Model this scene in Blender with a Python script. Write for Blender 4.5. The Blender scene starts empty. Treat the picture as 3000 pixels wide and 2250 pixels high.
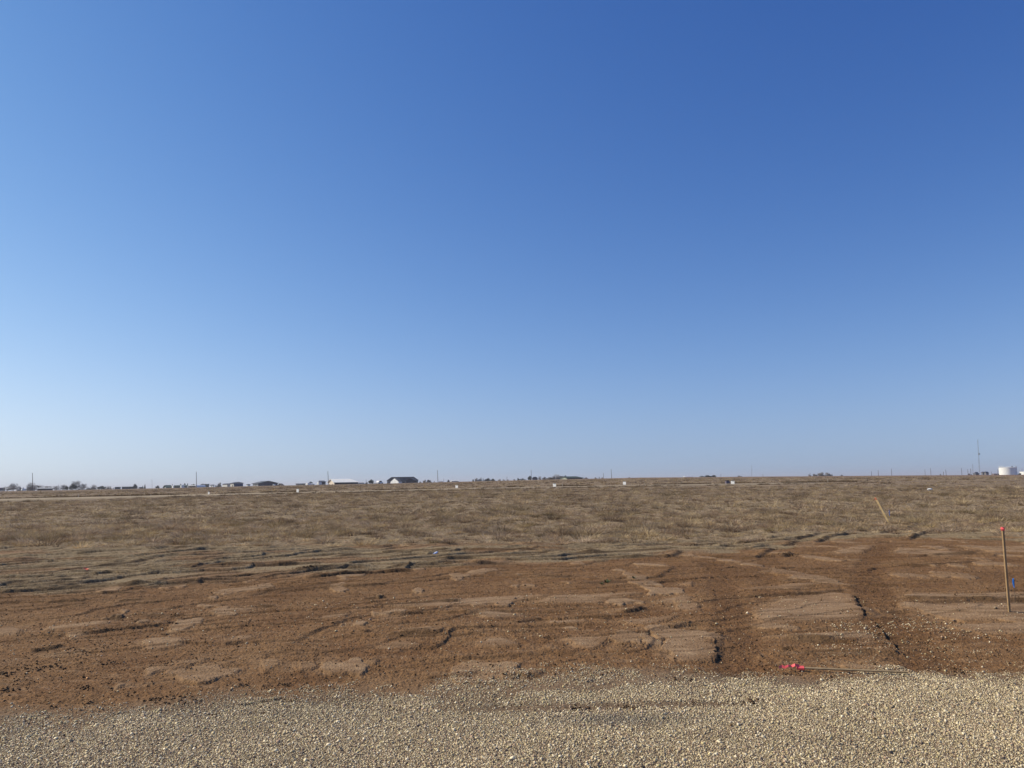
import bpy, math, random
import numpy as np
from mathutils import Vector, Matrix

random.seed(7)
RNG = np.random.default_rng(11)
scene = bpy.context.scene
COL = scene.collection

# ------------------------------------------------------------------ camera
FPX = 2254.0                       # focal length in pixels of the 3000 px wide photograph
CAMH = 1.95
PITCH = math.atan(291.5 / FPX)
ROLL = math.atan(49.0 / 3000.0)
cp, sp, cr_, sr_ = math.cos(PITCH), math.sin(PITCH), math.cos(ROLL), math.sin(ROLL)
FWD = np.array([0, cp, sp])
R0 = np.array([1.0, 0, 0]); U0 = np.array([0, -sp, cp])
RGT = cr_ * R0 - sr_ * U0
UPV = sr_ * R0 + cr_ * U0
cam_d = bpy.data.cameras.new('camera'); cam = bpy.data.objects.new('camera', cam_d); COL.objects.link(cam)
cam_d.sensor_width = 36.0; cam_d.lens = FPX / 3000 * 36.0
cam_d.clip_start = 0.05; cam_d.clip_end = 30000
M = Matrix.Identity(4)
for i in range(3):
    M[i][0] = RGT[i]; M[i][1] = UPV[i]; M[i][2] = -FWD[i]
M[2][3] = CAMH
cam.matrix_world = M
scene.camera = cam

# ------------------------------------------------------------------ sky and sun
SUN_EL, SUN_AZ = 38.0, -75.0        # azimuth measured from +Y towards +X
w = bpy.data.worlds.new("World"); scene.world = w; w.use_nodes = True
nt = w.node_tree
sky = nt.nodes.new('ShaderNodeTexSky'); sky.sky_type = 'NISHITA'; sky.sun_disc = False
sky.sun_elevation = math.radians(SUN_EL); sky.sun_rotation = math.radians(SUN_AZ)
sky.altitude = 0; sky.air_density = 1.0; sky.dust_density = 0.4; sky.ozone_density = 6.0
bg = nt.nodes['Background']; bg.inputs['Strength'].default_value = 0.10
# the camera's own colour response to the clear sky, one gain and power per channel
sep = nt.nodes.new('ShaderNodeSeparateColor'); com = nt.nodes.new('ShaderNodeCombineColor')
nt.links.new(sky.outputs[0], sep.inputs[0])
def mth(op, a, b):
    m = nt.nodes.new('ShaderNodeMath'); m.operation = op
    for i, v in enumerate((a, b)):
        if isinstance(v, (int, float)): m.inputs[i].default_value = v
        else: nt.links.new(v, m.inputs[i])
    return m.outputs[0]
wtc = nt.nodes.new('ShaderNodeTexCoord'); wsx = nt.nodes.new('ShaderNodeSeparateXYZ'); wcx = nt.nodes.new('ShaderNodeCombineXYZ')
nt.links.new(wtc.outputs['Generated'], wsx.inputs[0])
nt.links.new(wsx.outputs[0], wcx.inputs[0]); nt.links.new(wsx.outputs[1], wcx.inputs[1]); nt.links.new(mth('MULTIPLY', mth('ADD', wsx.outputs[2], mth('SQRT', mth('ADD', mth('MULTIPLY', wsx.outputs[2], wsx.outputs[2]), 0.0064), 0.0)), 0.5), wcx.inputs[2])
nt.links.new(wcx.outputs[0], sky.inputs['Vector'])
ch = [mth('MAXIMUM', mth('MULTIPLY', sep.outputs[k], 0.1), 0.02) for k in range(3)]
for k, (gain, p_own, other, p_oth) in enumerate([(1.13, -0.43, 1, 2.30), (1.23, 0.83, 2, 0.57), (1.13, 0.85, 1, 0.01)]):
    v = mth('MULTIPLY', mth('POWER', ch[k], p_own), mth('POWER', ch[other], p_oth))
    nt.links.new(mth('MULTIPLY', mth('MINIMUM', mth('MULTIPLY', v, gain), 1.6), 10.0), com.inputs[k])
nt.links.new(com.outputs[0], bg.inputs['Color'])
sd = bpy.data.lights.new('sun', 'SUN'); sd.energy = 5.0; sd.angle = math.radians(0.5); sd.color = (1.0, 0.89, 0.69)
sun = bpy.data.objects.new('sun', sd); COL.objects.link(sun)
sdir = Vector((math.sin(math.radians(SUN_AZ)) * math.cos(math.radians(SUN_EL)),
               math.cos(math.radians(SUN_AZ)) * math.cos(math.radians(SUN_EL)), math.sin(math.radians(SUN_EL))))
sun.rotation_euler = sdir.to_track_quat('Z', 'Y').to_euler()
scene.view_settings.view_transform = 'Standard'; scene.view_settings.look = 'None'
scene.view_settings.gamma = 1.0; scene.view_settings.exposure = 0.0
scene.render.resolution_x = 1024; scene.render.resolution_y = 768

# ------------------------------------------------------------------ helpers
def ray(px, py):
    return FWD * FPX + (px - 1500) * RGT - (py - 1125) * UPV

def at_depth(px, py, Y):
    d = ray(px, py); t = Y / d[1]
    return np.array([d[0] * t, Y, CAMH + d[2] * t])

def horizon_y(px):
    return 1441 - 0.01633 * px

def perlin(x, y, seed=0):
    x = np.asarray(x, np.float32); y = np.asarray(y, np.float32)
    xi = np.floor(x).astype(np.int64); yi = np.floor(y).astype(np.int64)
    xf = x - xi; yf = y - yi
    def g(ix, iy, fx, fy):
        h = (ix * 374761393 + iy * 668265263 + seed * 1442695041) & 0xFFFFFFFF
        h = ((h ^ (h >> 13)) * 1274126177) & 0xFFFFFFFF
        h = (h ^ (h >> 16)) & 0xFFFF
        a = h.astype(np.float32) * np.float32(2 * np.pi / 65536)
        return np.cos(a) * fx + np.sin(a) * fy
    u = xf * xf * xf * (xf * (xf * 6 - 15) + 10); v = yf * yf * yf * (yf * (yf * 6 - 15) + 10)
    a = g(xi, yi, xf, yf); b = g(xi + 1, yi, xf - 1, yf)
    c = g(xi, yi + 1, xf, yf - 1); d = g(xi + 1, yi + 1, xf - 1, yf - 1)
    return ((a + (b - a) * u) * (1 - v) + (c + (d - c) * u) * v) * 1.5

def fbm(x, y, octv, seed=0):
    s = 0; amp = 1.0; f = 1.0
    for i in range(octv):
        s = s + perlin(x * f, y * f, seed + i * 17) * amp
        amp *= 0.5; f *= 2.03
    return s

def sstep(a, b, x):
    t = np.clip((x - a) / (b - a), 0, 1); return t * t * (3 - 2 * t)

# ---- the large shape of the land, as depth Y and bearing tangent u
UCOL = (np.array([-900, 0, 375, 750, 1125, 1500, 1875, 2250, 2625, 3000, 3900]) - 1500) / FPX
CREST_UP = np.array([2, 2, 2.5, 5, 6, 9, 11, 8, 5, 1, 1.0])
ROADN = np.array([29, 28, 25, 21, 17.5, 14.5, 14, 14.5, 15, 16, 16.0])      # px of the near edge below the level line
ROADF = np.array([20, 20.5, 18.5, 16, 13.5, 11.5, 11, 11.5, 12.5, 13, 13.0])
YC = 400.0
def road_mid(u):                                  # straight road Y = 135 + 0.25 X
    return 135.0 / (1 - 0.25 * u)
def macro(X, Y):
    X = np.asarray(X, np.float64); Y = np.asarray(Y, np.float64)
    rho = np.hypot(X, Y); th = np.clip(np.arctan2(X, Y), -0.85, 0.85)
    Yd = rho * np.cos(th); u = np.tan(th)
    ym = road_mid(u); yn = ym - 3.6; yf = ym + 3.6
    zn = CAMH - np.interp(u, UCOL, ROADN) / FPX * yn
    zf = CAMH - np.interp(u, UCOL, ROADF) / FPX * yf
    zc = CAMH + np.interp(u, UCOL, CREST_UP) / FPX * YC
    z = np.zeros_like(Yd)
    t = np.clip((Yd - 38) / (yn - 38), 0, 1); z = zn * (t * t * 0.6 + t * 0.4)
    t = (Yd - yn) / (yf - yn); z = np.where(Yd > yn, zn + (zf - zn) * t, z)
    t = np.clip((Yd - yf) / (YC - yf), 0, 1)
    z = np.where(Yd > yf, zf + (zc - zf) * (t * 0.85 + 0.15 * np.sin(t * np.pi / 2)), z)
    d = np.maximum(Yd - YC, 0)
    z = z - np.minimum(d * 0.0035, 6.0) * (d > 0)
    return z

def ground_point(px, py):
    d = ray(px, py)
    if d[2] >= 0: d[2] = -1e-3
    t0, t1 = 1.0 / d[1], 600.0 / d[1]
    for Yv in np.concatenate([np.arange(4, 60, .5), np.arange(60, 600, 2)]):
        t = Yv / d[1]
        if CAMH + d[2] * t <= macro(d[0] * t, Yv): t1 = t; break
        t0 = t
    for _ in range(30):
        tm = (t0 + t1) / 2
        if CAMH + d[2] * tm <= macro(d[0] * tm, d[1] * tm): t1 = tm
        else: t0 = tm
    return np.array([d[0] * t1, d[1] * t1, CAMH + d[2] * t1])

def bline(pts):
    """boundary traced on the ground -> depth as a function of the bearing tangent"""
    P = [ground_point(*p) for p in pts]
    us = np.array([p[0] / p[1] for p in P]); ys = np.array([p[1] for p in P])
    return us, ys

def mesh_np(name, verts, faces, mat, color=None, parent=None, smooth=False):
    me = bpy.data.meshes.new(name)
    n, m, k = len(verts), len(faces), faces.shape[1]
    me.vertices.add(n); me.vertices.foreach_set('co', np.ascontiguousarray(verts, np.float32).ravel())
    me.loops.add(m * k); me.loops.foreach_set('vertex_index', np.ascontiguousarray(faces, np.int32).ravel())
    me.polygons.add(m); me.polygons.foreach_set('loop_start', np.arange(0, m * k, k, dtype=np.int32))
    if smooth: me.polygons.foreach_set('use_smooth', np.ones(m, bool))
    me.update(calc_edges=True)
    if color is not None:
        ca = me.color_attributes.new('tone', 'FLOAT_COLOR', 'POINT')
        c4 = np.ones((n, 4), np.float32); c4[:, :3] = color
        ca.data.foreach_set('color', c4.ravel())
    me.materials.append(mat)
    o = bpy.data.objects.new(name, me); COL.objects.link(o)
    if parent: o.parent = parent
    return o

def tag(o, label=None, cat=None, group=None, kind=None):
    if label: o['label'] = label
    if cat: o['category'] = cat
    if group: o['group'] = group
    if kind: o['kind'] = kind
    return o

def empty(name, loc, rz=0):
    o = bpy.data.objects.new(name, None); COL.objects.link(o)
    o.location = loc; o.rotation_euler = (0, 0, rz); o.empty_display_size = 0.3
    return o

# ------------------------------------------------------------------ materials
def material(name, color, rough=0.8, var=0.15, scale=3.0, metal=0.0, spec=0.3, bump=0.0):
    m = bpy.data.materials.new(name); m.use_nodes = True
    t = m.node_tree; b = t.nodes['Principled BSDF']
    b.inputs['Roughness'].default_value = rough; b.inputs['Metallic'].default_value = metal
    b.inputs['Specular IOR Level'].default_value = spec
    tc = t.nodes.new('ShaderNodeTexCoord'); no = t.nodes.new('ShaderNodeTexNoise')
    no.inputs['Scale'].default_value = scale; no.inputs['Detail'].default_value = 4
    t.links.new(tc.outputs['Object'], no.inputs['Vector'])
    mr = t.nodes.new('ShaderNodeMapRange'); mr.inputs['From Min'].default_value = 0.3; mr.inputs['From Max'].default_value = 0.7
    mr.inputs['To Min'].default_value = 1 - var; mr.inputs['To Max'].default_value = 1 + var
    t.links.new(no.outputs['Fac'], mr.inputs['Value'])
    mx = t.nodes.new('ShaderNodeVectorMath'); mx.operation = 'SCALE'
    mx.inputs[0].default_value = color[:3]
    t.links.new(mr.outputs['Result'], mx.inputs['Scale']); t.links.new(mx.outputs[0], b.inputs['Base Color'])
    if bump:
        bp = t.nodes.new('ShaderNodeBump'); bp.inputs['Strength'].default_value = 0.5; bp.inputs['Distance'].default_value = bump
        t.links.new(no.outputs['Fac'], bp.inputs['Height']); t.links.new(bp.outputs[0], b.inputs['Normal'])
    return m

def attr_material(name, rough=0.95, layers=((40, .12),), spec=0.15, bump=None, translucent=0.0):
    m = bpy.data.materials.new(name); m.use_nodes = True
    t = m.node_tree; b = t.nodes['Principled BSDF']; out = t.nodes['Material Output']
    b.inputs['Roughness'].default_value = rough; b.inputs['Specular IOR Level'].default_value = spec
    at = t.nodes.new('ShaderNodeAttribute'); at.attribute_name = 'tone'
    ge = t.nodes.new('ShaderNodeNewGeometry')
    cur = at.outputs['Color']
    for s, v in layers:
        no = t.nodes.new('ShaderNodeTexNoise'); no.inputs['Scale'].default_value = s; no.inputs['Detail'].default_value = 5
        no.inputs['Roughness'].default_value = 0.6
        t.links.new(ge.outputs['Position'], no.inputs['Vector'])
        mr = t.nodes.new('ShaderNodeMapRange'); mr.inputs['From Min'].default_value = 0.3; mr.inputs['From Max'].default_value = 0.7
        mr.inputs['To Min'].default_value = 1 - v; mr.inputs['To Max'].default_value = 1 + v
        t.links.new(no.outputs['Fac'], mr.inputs['Value'])
        mx = t.nodes.new('ShaderNodeVectorMath'); mx.operation = 'SCALE'
        t.links.new(cur, mx.inputs[0]); t.links.new(mr.outputs['Result'], mx.inputs['Scale']); cur = mx.outputs[0]
    t.links.new(cur, b.inputs['Base Color'])
    if bump:
        no = t.nodes.new('ShaderNodeTexNoise'); no.inputs['Scale'].default_value = bump[0]; no.inputs['Detail'].default_value = 6
        t.links.new(ge.outputs['Position'], no.inputs['Vector'])
        bp = t.nodes.new('ShaderNodeBump'); bp.inputs['Strength'].default_value = 1.0; bp.inputs['Distance'].default_value = bump[1]
        t.links.new(no.outputs['Fac'], bp.inputs['Height']); t.links.new(bp.outputs[0], b.inputs['Normal'])
    if translucent:
        tr = t.nodes.new('ShaderNodeBsdfTranslucent'); t.links.new(cur, tr.inputs['Color'])
        ms = t.nodes.new('ShaderNodeMixShader'); ms.inputs[0].default_value = translucent
        t.links.new(b.outputs[0], ms.inputs[1]); t.links.new(tr.outputs[0], ms.inputs[2]); t.links.new(ms.outputs[0], out.inputs['Surface'])
    return m

M_ground = attr_material('soil', layers=((9, .14), (38, .30), (110, .25)), bump=(42, .022))
M_pebble = attr_material('pebble', rough=0.75, layers=((150, .15),), spec=0.3)
M_clod = attr_material('clod', layers=((60, .25),), bump=(80, .01))
M_grass = attr_material('dry_blades', rough=0.8, layers=((3, .12),), translucent=0.25)
M_road = attr_material('caliche_road', layers=((.8, .12), (6, .1)), bump=(8, .02))

# ------------------------------------------------------------------ zones of the ground
Z_gravS = bline([(0, 2092), (230, 2080), (470, 2062), (700, 2025), (1000, 2000), (1200, 1984), (1420, 1968), (1720, 1955), (1960, 1958), (2200, 1985), (2675, 1981), (3000, 1984)])
Z_gravD = bline([(0, 2140), (230, 2115), (470, 2082), (700, 2062), (1000, 2050), (1300, 2052), (1500, 2050), (1800, 2030), (2000, 1998), (2290, 1992), (2675, 1988), (3000, 1992)])
Z_dirt = bline([(0, 1745), (250, 1738), (430, 1722), (900, 1690), (1220, 1668), (1700, 1648), (2000, 1626), (2337, 1604), (2530, 1578), (2723, 1578), (3000, 1588)])
Z_grass = bline([(0, 1610), (500, 1605), (1000, 1586), (1500, 1586), (1900, 1592), (2200, 1588), (2400, 1572), (2530, 1562), (2723, 1566), (3000, 1577)])
def zl(Z, u): return np.interp(u, Z[0], Z[1])

def zp(zoom, pts):
    x0 = (0, 1000, 2000)[zoom - 1]
    return [(x0 + a / 2.074, 1450 + b / 2.074) for a, b in pts]

CRUST = [  # hard light crust left standing between the disturbed soil
 (2, [(805,935),(900,890),(1000,885),(1090,930),(1060,942)]), (2, [(1350,880),(1670,880),(1600,925),(1500,960),(1420,920)]),
 (2, [(200,940),(330,905),(460,910),(490,930),(400,945)]), (2, [(250,685),(900,620),(1270,615),(1100,650),(950,670),(600,692)]),
 (2, [(1180,660),(1300,620),(1850,600),(1650,630),(1560,658)]), (2, [(800,740),(880,718),(1160,730),(1050,750),(920,762)]),
 (2, [(1260,785),(1350,758),(1510,765),(1430,792)]), (2, [(1680,770),(1800,758),(2060,735),(1950,780),(1850,807)]),
 (2, [(1930,950),(1990,880),(2180,888),(2250,890),(2260,965),(2000,967)]), (2, [(380,858),(520,836),(645,845),(600,864)]),
 (2, [(1220,945),(1260,926),(1300,930),(1310,954)]), (2, [(1030,1085),(1060,1066),(1235,1075),(1200,1103),(1120,1112)]),
 (2, [(1690,960),(1780,908),(1775,935),(1710,967)]), (2, [(1900,652),(2074,618),(2140,625),(2090,660)]),
 (2, [(130,1022),(190,996),(235,1008),(200,1032)]), (2, [(1580,707),(1850,683),(1730,718)]),
 (2, [(200,775),(390,755),(400,765),(230,785)]), (2, [(1950,800),(2130,780),(2100,800),(1990,812)]),
 (1, [(250,832),(300,803),(650,778),(670,795),(540,812)]), (1, [(870,905),(920,878),(1110,878),(1135,910),(1000,942),(880,952)]),
 (1, [(-60,832),(60,808),(130,820),(120,852),(-60,852)]), (1, [(190,987),(400,955),(510,943),(505,970),(330,984)]),
 (1, [(980,1092),(1120,1035),(1270,1008),(1260,1028),(1050,1084)]), (1, [(1570,1050),(1600,1018),(1690,1010),(1702,1045),(1610,1082)]),
 (1, [(1060,1112),(1170,1068),(1330,1043),(1440,1100),(1250,1132)]), (1, [(1270,727),(1400,699),(1560,699),(1500,717)]),
 (1, [(1330,922),(1470,868),(1570,858),(1560,882)]), (1, [(1940,1032),(2050,1008),(2090,1050),(1980,1062)]),
 (1, [(1230,882),(1380,860),(1370,882)]), (1, [(1800,1042),(1880,1023),(1940,1050),(1830,1077)]),
 (1, [(1880,765),(2080,735),(2160,725),(2060,765)]), (1, [(1450,1020),(1560,985),(1640,975),(1600,1000)]),
 (3, [(450,720),(600,640),(920,600),(1040,625),(1085,720),(1110,765),(900,772),(520,802),(440,765)]),
 (3, [(930,350),(1080,308),(1170,312),(1120,362),(960,367)]), (3, [(1270,360),(1320,328),(1780,363),(1600,375)]),
 (3, [(1650,322),(2150,318),(2150,362),(1900,352)]), (3, [(1310,632),(1400,608),(2200,608),(2200,652),(1500,652)]),
 (3, [(1400,672),(2200,665),(2200,762),(1700,772),(1450,722)]), (3, [(490,772),(530,758),(600,785),(520,798)]),
 (3, [(400,862),(1150,858),(1240,880),(900,907),(620,882)]), (3, [(-40,640),(100,668),(110,712),(-40,704)]),
 (3, [(750,972),(1330,958),(1300,984)]), (3, [(950,1042),(1400,1043),(1450,1072),(1000,1064)]),
 (3, [(340,585),(600,555),(900,548),(700,580)]), (3, [(-100,880),(180,888),(200,960),(190,1012),(-60,1015)]),
 (3, [(1600,800),(2200,790),(2200,850),(1800,845)]), (3, [(-20,550),(70,535),(60,560)]),
]
LEDGE = [  # torn edges of sod and soil: zoom, points, height, reach
 (1, [(-80,618),(400,572),(890,560)], .05, .5), (1, [(-60,500),(300,480),(560,440),(760,425),(980,390)], .06, .6),
 (1, [(-60,560),(250,530),(500,520),(560,500)], .04, .4), (1, [(-60,465),(200,450),(420,430)], .03, .4),
 (1, [(1040,458),(1300,450),(1560,440),(1990,418)], .085, .6), (1, [(960,548),(1080,510),(1240,490),(1500,470)], .04, .3),
 (1, [(1240,522),(1400,507),(1850,470),(2074,450),(2270,448)], .08, .5), (1, [(270,662),(540,650)], .05, .3), (1, [(710,662),(870,650)], .04, .25),
 (1, [(1850,516),(2074,493),(2330,470),(2530,460)], .09, .5), (2, [(250,455),(530,435),(700,430)], .08, .4),
 (2, [(-100,380),(400,350),(600,345),(900,350),(1240,340),(1400,330)], .07, .6), (2, [(300,405),(600,395),(900,380),(1130,375),(1400,360),(2074,330)], .05, .5),
 (2, [(1400,388),(1700,385),(2074,375)], .04, .3), (2, [(700,440),(1100,430)], .03, .3), (2, [(1180,500),(1400,500)], .03, .3),
 (2, [(1800,325),(1900,310),(2074,298)], .06, .3), (2, [(1980,380),(2030,365),(2060,345)], .07, .3),
 (3, [(30,327),(200,300),(470,290),(620,290),(780,262),(835,240)], .085, .5), (3, [(610,317),(720,290)], .06, .4), (3, [(800,302),(900,265),(1020,240)], .08, .4),
 (3, [(1190,237),(1330,210),(1440,185)], .10, .3), (3, [(1370,277),(1480,230),(1640,200)], .11, .3), (3, [(1480,187),(1770,170)], .09, .3),
 (3, [(150,377),(300,380),(450,398)], .06, .3), (3, [(440,395),(520,350),(560,330)], .07, .3), (3, [(610,385),(680,360)], .06, .3),
 (3, [(600,455),(690,440)], .04, .2), (3, [(250,455),(330,448)], .05, .2), (3, [(870,262),(1010,245)], .08, .3), (3, [(1350,190),(1440,183)], .08, .2),
 (3, [(350,625),(640,610),(1000,585)], .03, .3), (3, [(1380,440),(1780,410)], .03, .3), (3, [(1500,370),(1790,362)], .04, .3), (3, [(1310,640),(1700,650),(2150,652)], .03, .3),
 (3, [(1420,670),(2150,665)], .025, .2), (3, [(620,880),(760,890),(1080,915)], .035, .25), (3, [(590,940),(680,938)], .035, .2),
 (3, [(700,965),(1000,965),(1340,985)], .03, .2), (3, [(1150,545),(1300,560)], .02, .2),
 (1, [(520,835),(590,832)], .04, .2), (1, [(190,950),(400,912)], .04, .3), (1, [(900,730),(1020,748)], .02, .2), (1, [(660,755),(760,757)], .04, .2),
 (1, [(1500,620),(1640,590),(2020,560)], .02, .25), (1, [(1560,680),(1660,678)], .04, .2), (1, [(820,780),(870,768)], .04, .2), (1, [(1040,745),(1110,742)], .04, .2),
 (2, [(180,678),(600,655),(740,652)], .035, .3), (2, [(130,632),(280,622)], .03, .2), (2, [(1750,720),(1850,685)], .022, .3),(2, [(1450,545),(2074,520)], .02, .3),
 (2, [(1060,785),(1140,765),(1220,745)], .028, .3), (2, [(1570,745),(1640,738)], .03, .15), (2, [(140,850),(180,838)], .03, .15), (2, [(280,865),(620,866)], .028, .3),
 (2, [(960,1105),(1060,1100),(1230,1110)], .022, .2), (2, [(490,1105),(840,1085)], .02, .2), (1, [(1480,1275),(1720,1220)], .018, .2),
 (1, [(100,560),(700,545)], .025, .4), (1, [(1100,415),(1450,405)], .04, .4), (1, [(0,415),(400,395)],.03,.4),(1, [(500,610),(900,590)],.03,.3),
 (1, [(1050,330),(1140,322)],.05,.3),(1, [(790,268),(880,262)],.06,.3),(1, [(1040,272),(1150,266)],.07,.3),
]
RUT = [  # soft wheel tracks: zoom, points, half-width m, depth
 (3, [(350,1075),(330,900),(310,760),(265,600),(215,480),(190,420)], .27, .055), (3, [(1560,1085),(1440,960),(1290,820),(1190,660),(1130,500),(1150,400),(1230,310)], .30, .055), (3, [(520,600),(500,450),(560,380)], .2, .03),
 (3, [(-100,480),(400,470),(900,480),(1500,500),(2200,500)], .8, .016),
]
SCARP = [ (3, [(1040,610),(1075,690),(1115,745),(1190,800),(1250,870),(1310,950),(1390,1010)], .038, .35), (3, [(190,870),(205,930),(200,1015)], .022, .2) ]

GP = lambda zoom, pts: np.array([ground_point(*p)[:2] for p in zp(zoom, pts)])
CRUST_W = [GP(a, b) for a, b in CRUST]
LEDGE_W = [(GP(a, b), c, d) for a, b, c, d in LEDGE]
RUT_W = [(GP(a, b), c, d) for a, b, c, d in RUT]
SCARP_W = [(GP(a, b), c, d) for a, b, c, d in SCARP]

def in_poly(x, y, P):
    ins = np.zeros(x.shape, bool); n = len(P); j = n - 1
    for i in range(n):
        xi, yi = P[i]; xj, yj = P[j]
        if yi != yj:
            ins ^= ((yi > y) != (yj > y)) & (x < (xj - xi) * (y - yi) / (yj - yi) + xi)
        j = i
    return ins

def seg_dist(x, y, P):
    """distance, signed side (positive beyond the line) and position along, for a polyline"""
    best = np.full(x.shape, 1e9, np.float32); side = np.zeros(x.shape, np.float32); along = np.zeros(x.shape, np.float32); acc = 0
    tot = np.hypot(*(P[1:] - P[:-1]).T).sum()
    for a, b in zip(P[:-1], P[1:]):
        d = b - a; L = math.hypot(*d)
        t = np.clip(((x - a[0]) * d[0] + (y - a[1]) * d[1]) / (L * L), 0, 1)
        ex = x - a[0] - t * d[0]; ey = y - a[1] - t * d[1]
        dist = np.hypot(ex, ey); s = np.sign(d[0] * (y - a[1]) - d[1] * (x - a[0]))
        m = dist < best
        best = np.where(m, dist, best); side = np.where(m, s, side); along = np.where(m, (acc + t * L) / tot, along); acc += L
    return best, side, along

def near_detail(X, Y):
    """height and zone weights of the disturbed ground close to the camera"""
    X = np.asarray(X, np.float64); Y = np.asarray(Y, np.float64)
    sh = X.shape; x = X.ravel(); y = Y.ravel(); n = len(x)
    u = x / np.maximum(y, .5)
    rag = perlin(x * 1.2, y * 1.2, 5) * .35 + perlin(x * 5, y * 5, 6) * .08
    yy = y + rag * np.clip(y / 14, .4, 2.0)
    gS = zl(Z_gravS, u); gD = zl(Z_gravD, u); dL = zl(Z_dirt, u); gL = zl(Z_grass, u)
    w_grav = 1 - sstep(gD - .15, gS + .25, y + rag * .8)
    w_grass = sstep(gL - 1.2, gL + 1.8, yy + perlin(x * .25, y * .25, 55) * 2.4)
    w_straw = sstep(dL - .25, dL + .25, yy) * (1 - w_grass)
    w_dirt = np.clip(1 - w_grav - w_grass - w_straw, 0, 1)
    wx = x + perlin(x * 3, y * 3, 31) * .035 + perlin(x * 13, y * 13, 32) * .02
    wy = y + perlin(x * 3, y * 3, 41) * .045 + perlin(x * 13, y * 13, 42) * .02
    crust = np.zeros(n, np.float32); csoft = np.zeros(n, np.float32); csm = np.zeros(n, np.float32)
    for P in CRUST_W:
        lo = P.min(0) - .3; hi = P.max(0) + .3
        idx = np.nonzero((x > lo[0]) & (x < hi[0]) & (y > lo[1]) & (y < hi[1]))[0]
        if len(idx):
            crust[idx] = np.maximum(crust[idx], in_poly(wx[idx], wy[idx], P).astype(np.float32))
            s3 = sum(in_poly(wx[idx] + ox, wy[idx] + oy, P).astype(np.float32) for ox, oy in ((.02, 0), (-.02, 0), (0, .035), (0, -.035), (0, 0))) / 5
            csm[idx] = np.maximum(csm[idx], s3)
            sf = sum(in_poly(wx[idx] + ox, wy[idx] + oy, P).astype(np.float32) for ox, oy in ((0, 0), (.07, -.02), (-.05, .03), (.14, -.14), (-.02, -.22), (.2, .0))) / 6
            csoft[idx] = np.maximum(csoft[idx], sf)
    # smaller unnamed scraps of crust
    sc = fbm(wx * .9 + wy * .15, wy * .55, 4, 77)
    sc2 = ((sc > .55) & (w_dirt > .8)).astype(np.float32); crust = np.maximum(crust, sc2); csoft = np.maximum(csoft, sstep(.45, .62, sc) * w_dirt)
    rut = np.zeros(n, np.float32)
    for P, hw, dp in RUT_W:
        lo = P.min(0) - hw * 2.2; hi = P.max(0) + hw * 2.2
        idx = np.nonzero((x > lo[0]) & (x < hi[0]) & (y > lo[1]) & (y < hi[1]))[0]
        if len(idx):
            d, s, al = seg_dist(wx[idx], wy[idx], P)
            rut[idx] = np.maximum(rut[idx], (1 - sstep(hw * .4, hw * 1.5, d + .10 * perlin(x[idx] * 2.2, y[idx] * 1.4, 91))) * dp / .05 * np.clip(.85 + .5 * perlin(x[idx] * .9, y[idx] * .6, 92), .3, 1))
    csm = np.maximum(csm, sstep(.53, .58, sc) * w_dirt) * (1 - sstep(.5, .9, rut)); crust = crust * (rut < .75); csoft = csoft * (1 - np.clip(rut * 1.0, 0, .9))
    face = np.zeros(n)
    h = perlin(x * .35, y * .35, 1) * .035 * sstep(5, 9, y) + perlin(x * 1.1, y * .8, 2) * .018
    rough = w_dirt * (1 - crust * .85) + w_straw * .8 + w_grass * .9
    hr_ = rough * (np.abs(perlin(x * 4.5, y * 4.5, 3)) * .011 + perlin(x * 11, y * 9, 4) * .009 + np.abs(perlin(x * 22, y * 20, 8)) * .014)
    # long shallow scrape marks running across the view
    sx = x + .35 * y
    h += (w_dirt + w_straw) * (perlin(sx * .35, (y - .12 * x) * 2.6, 9)) * .012
    # overlapping scrapes: each layer rises away from the viewer and breaks off at its near edge
    scr = np.zeros(n)
    Sx = y - .35 * x + .022 * x * x
    for per, amp, sd2, thr in ((1.15, .060, 400, -.12), (.66, .042, 420, -.08), (.38, .024, 440, -.05)):
        ph = Sx / per + perlin(x * .28, y * .35, sd2) * 1.6 + perlin(x * 1.3, y * 1.3, sd2 + 1) * .20 + perlin(x * 6, y * 6, sd2 + 3) * .02
        fr = ph - np.floor(ph); lay = np.floor(ph)
        on = sstep(thr, thr + .25, perlin(x * .30 + lay * 7.3, lay * 3.7 + y * .1, sd2 + 2))
        fw = (.045 + .006 * np.clip(y - 8, 0, 20)) / per; saw = np.where(fr < fw, sstep(0, 1, fr / fw), 1 - (fr - fw) / (1 - fw)) ** 1.3
        scr += on * amp * saw * (w_straw * 1.0 + w_dirt * (1 - crust * .4) * .44)
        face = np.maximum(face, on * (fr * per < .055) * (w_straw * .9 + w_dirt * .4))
    h += scr * sstep(7.5, 10, y)
    h += csm * (.030 + .010 * perlin(x * .9, y * .9, 12)) * np.clip(w_dirt + w_grav, 0, 1)
    h -= rut * .020; h += np.clip(rut, 0, 1) * perlin(x * 9, y * 3.5, 88) * .010
    ledge_shade = np.zeros(n, np.float32)  # weight of the shade painted along ledges, scarps and scrape faces
    for P, A, rch in LEDGE_W:
        lo = P.min(0) - rch * 1.5 - .2; hi = P.max(0) + rch * 1.5 + .2
        idx = np.nonzero((x > lo[0]) & (x < hi[0]) & (y > lo[1]) & (y < hi[1]))[0]
        if not len(idx): continue
        d, s, al = seg_dist(wx[idx], wy[idx], P)
        end = sstep(0, .08, al) * (1 - sstep(.92, 1, al)) * (.85 + .4 * perlin(al * 7, al * 0 + A * 100, 50))
        sd_ = d * s
        ww = .026 + .0040 * np.clip(y[idx] - 8, 0, 20); tb = sstep(-ww, ww, sd_)
        up = np.exp(-np.maximum(sd_, 0) / (rch * .45)) * tb
        dn = np.exp(np.minimum(sd_, 0) / .10) * (1 - tb)
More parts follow.
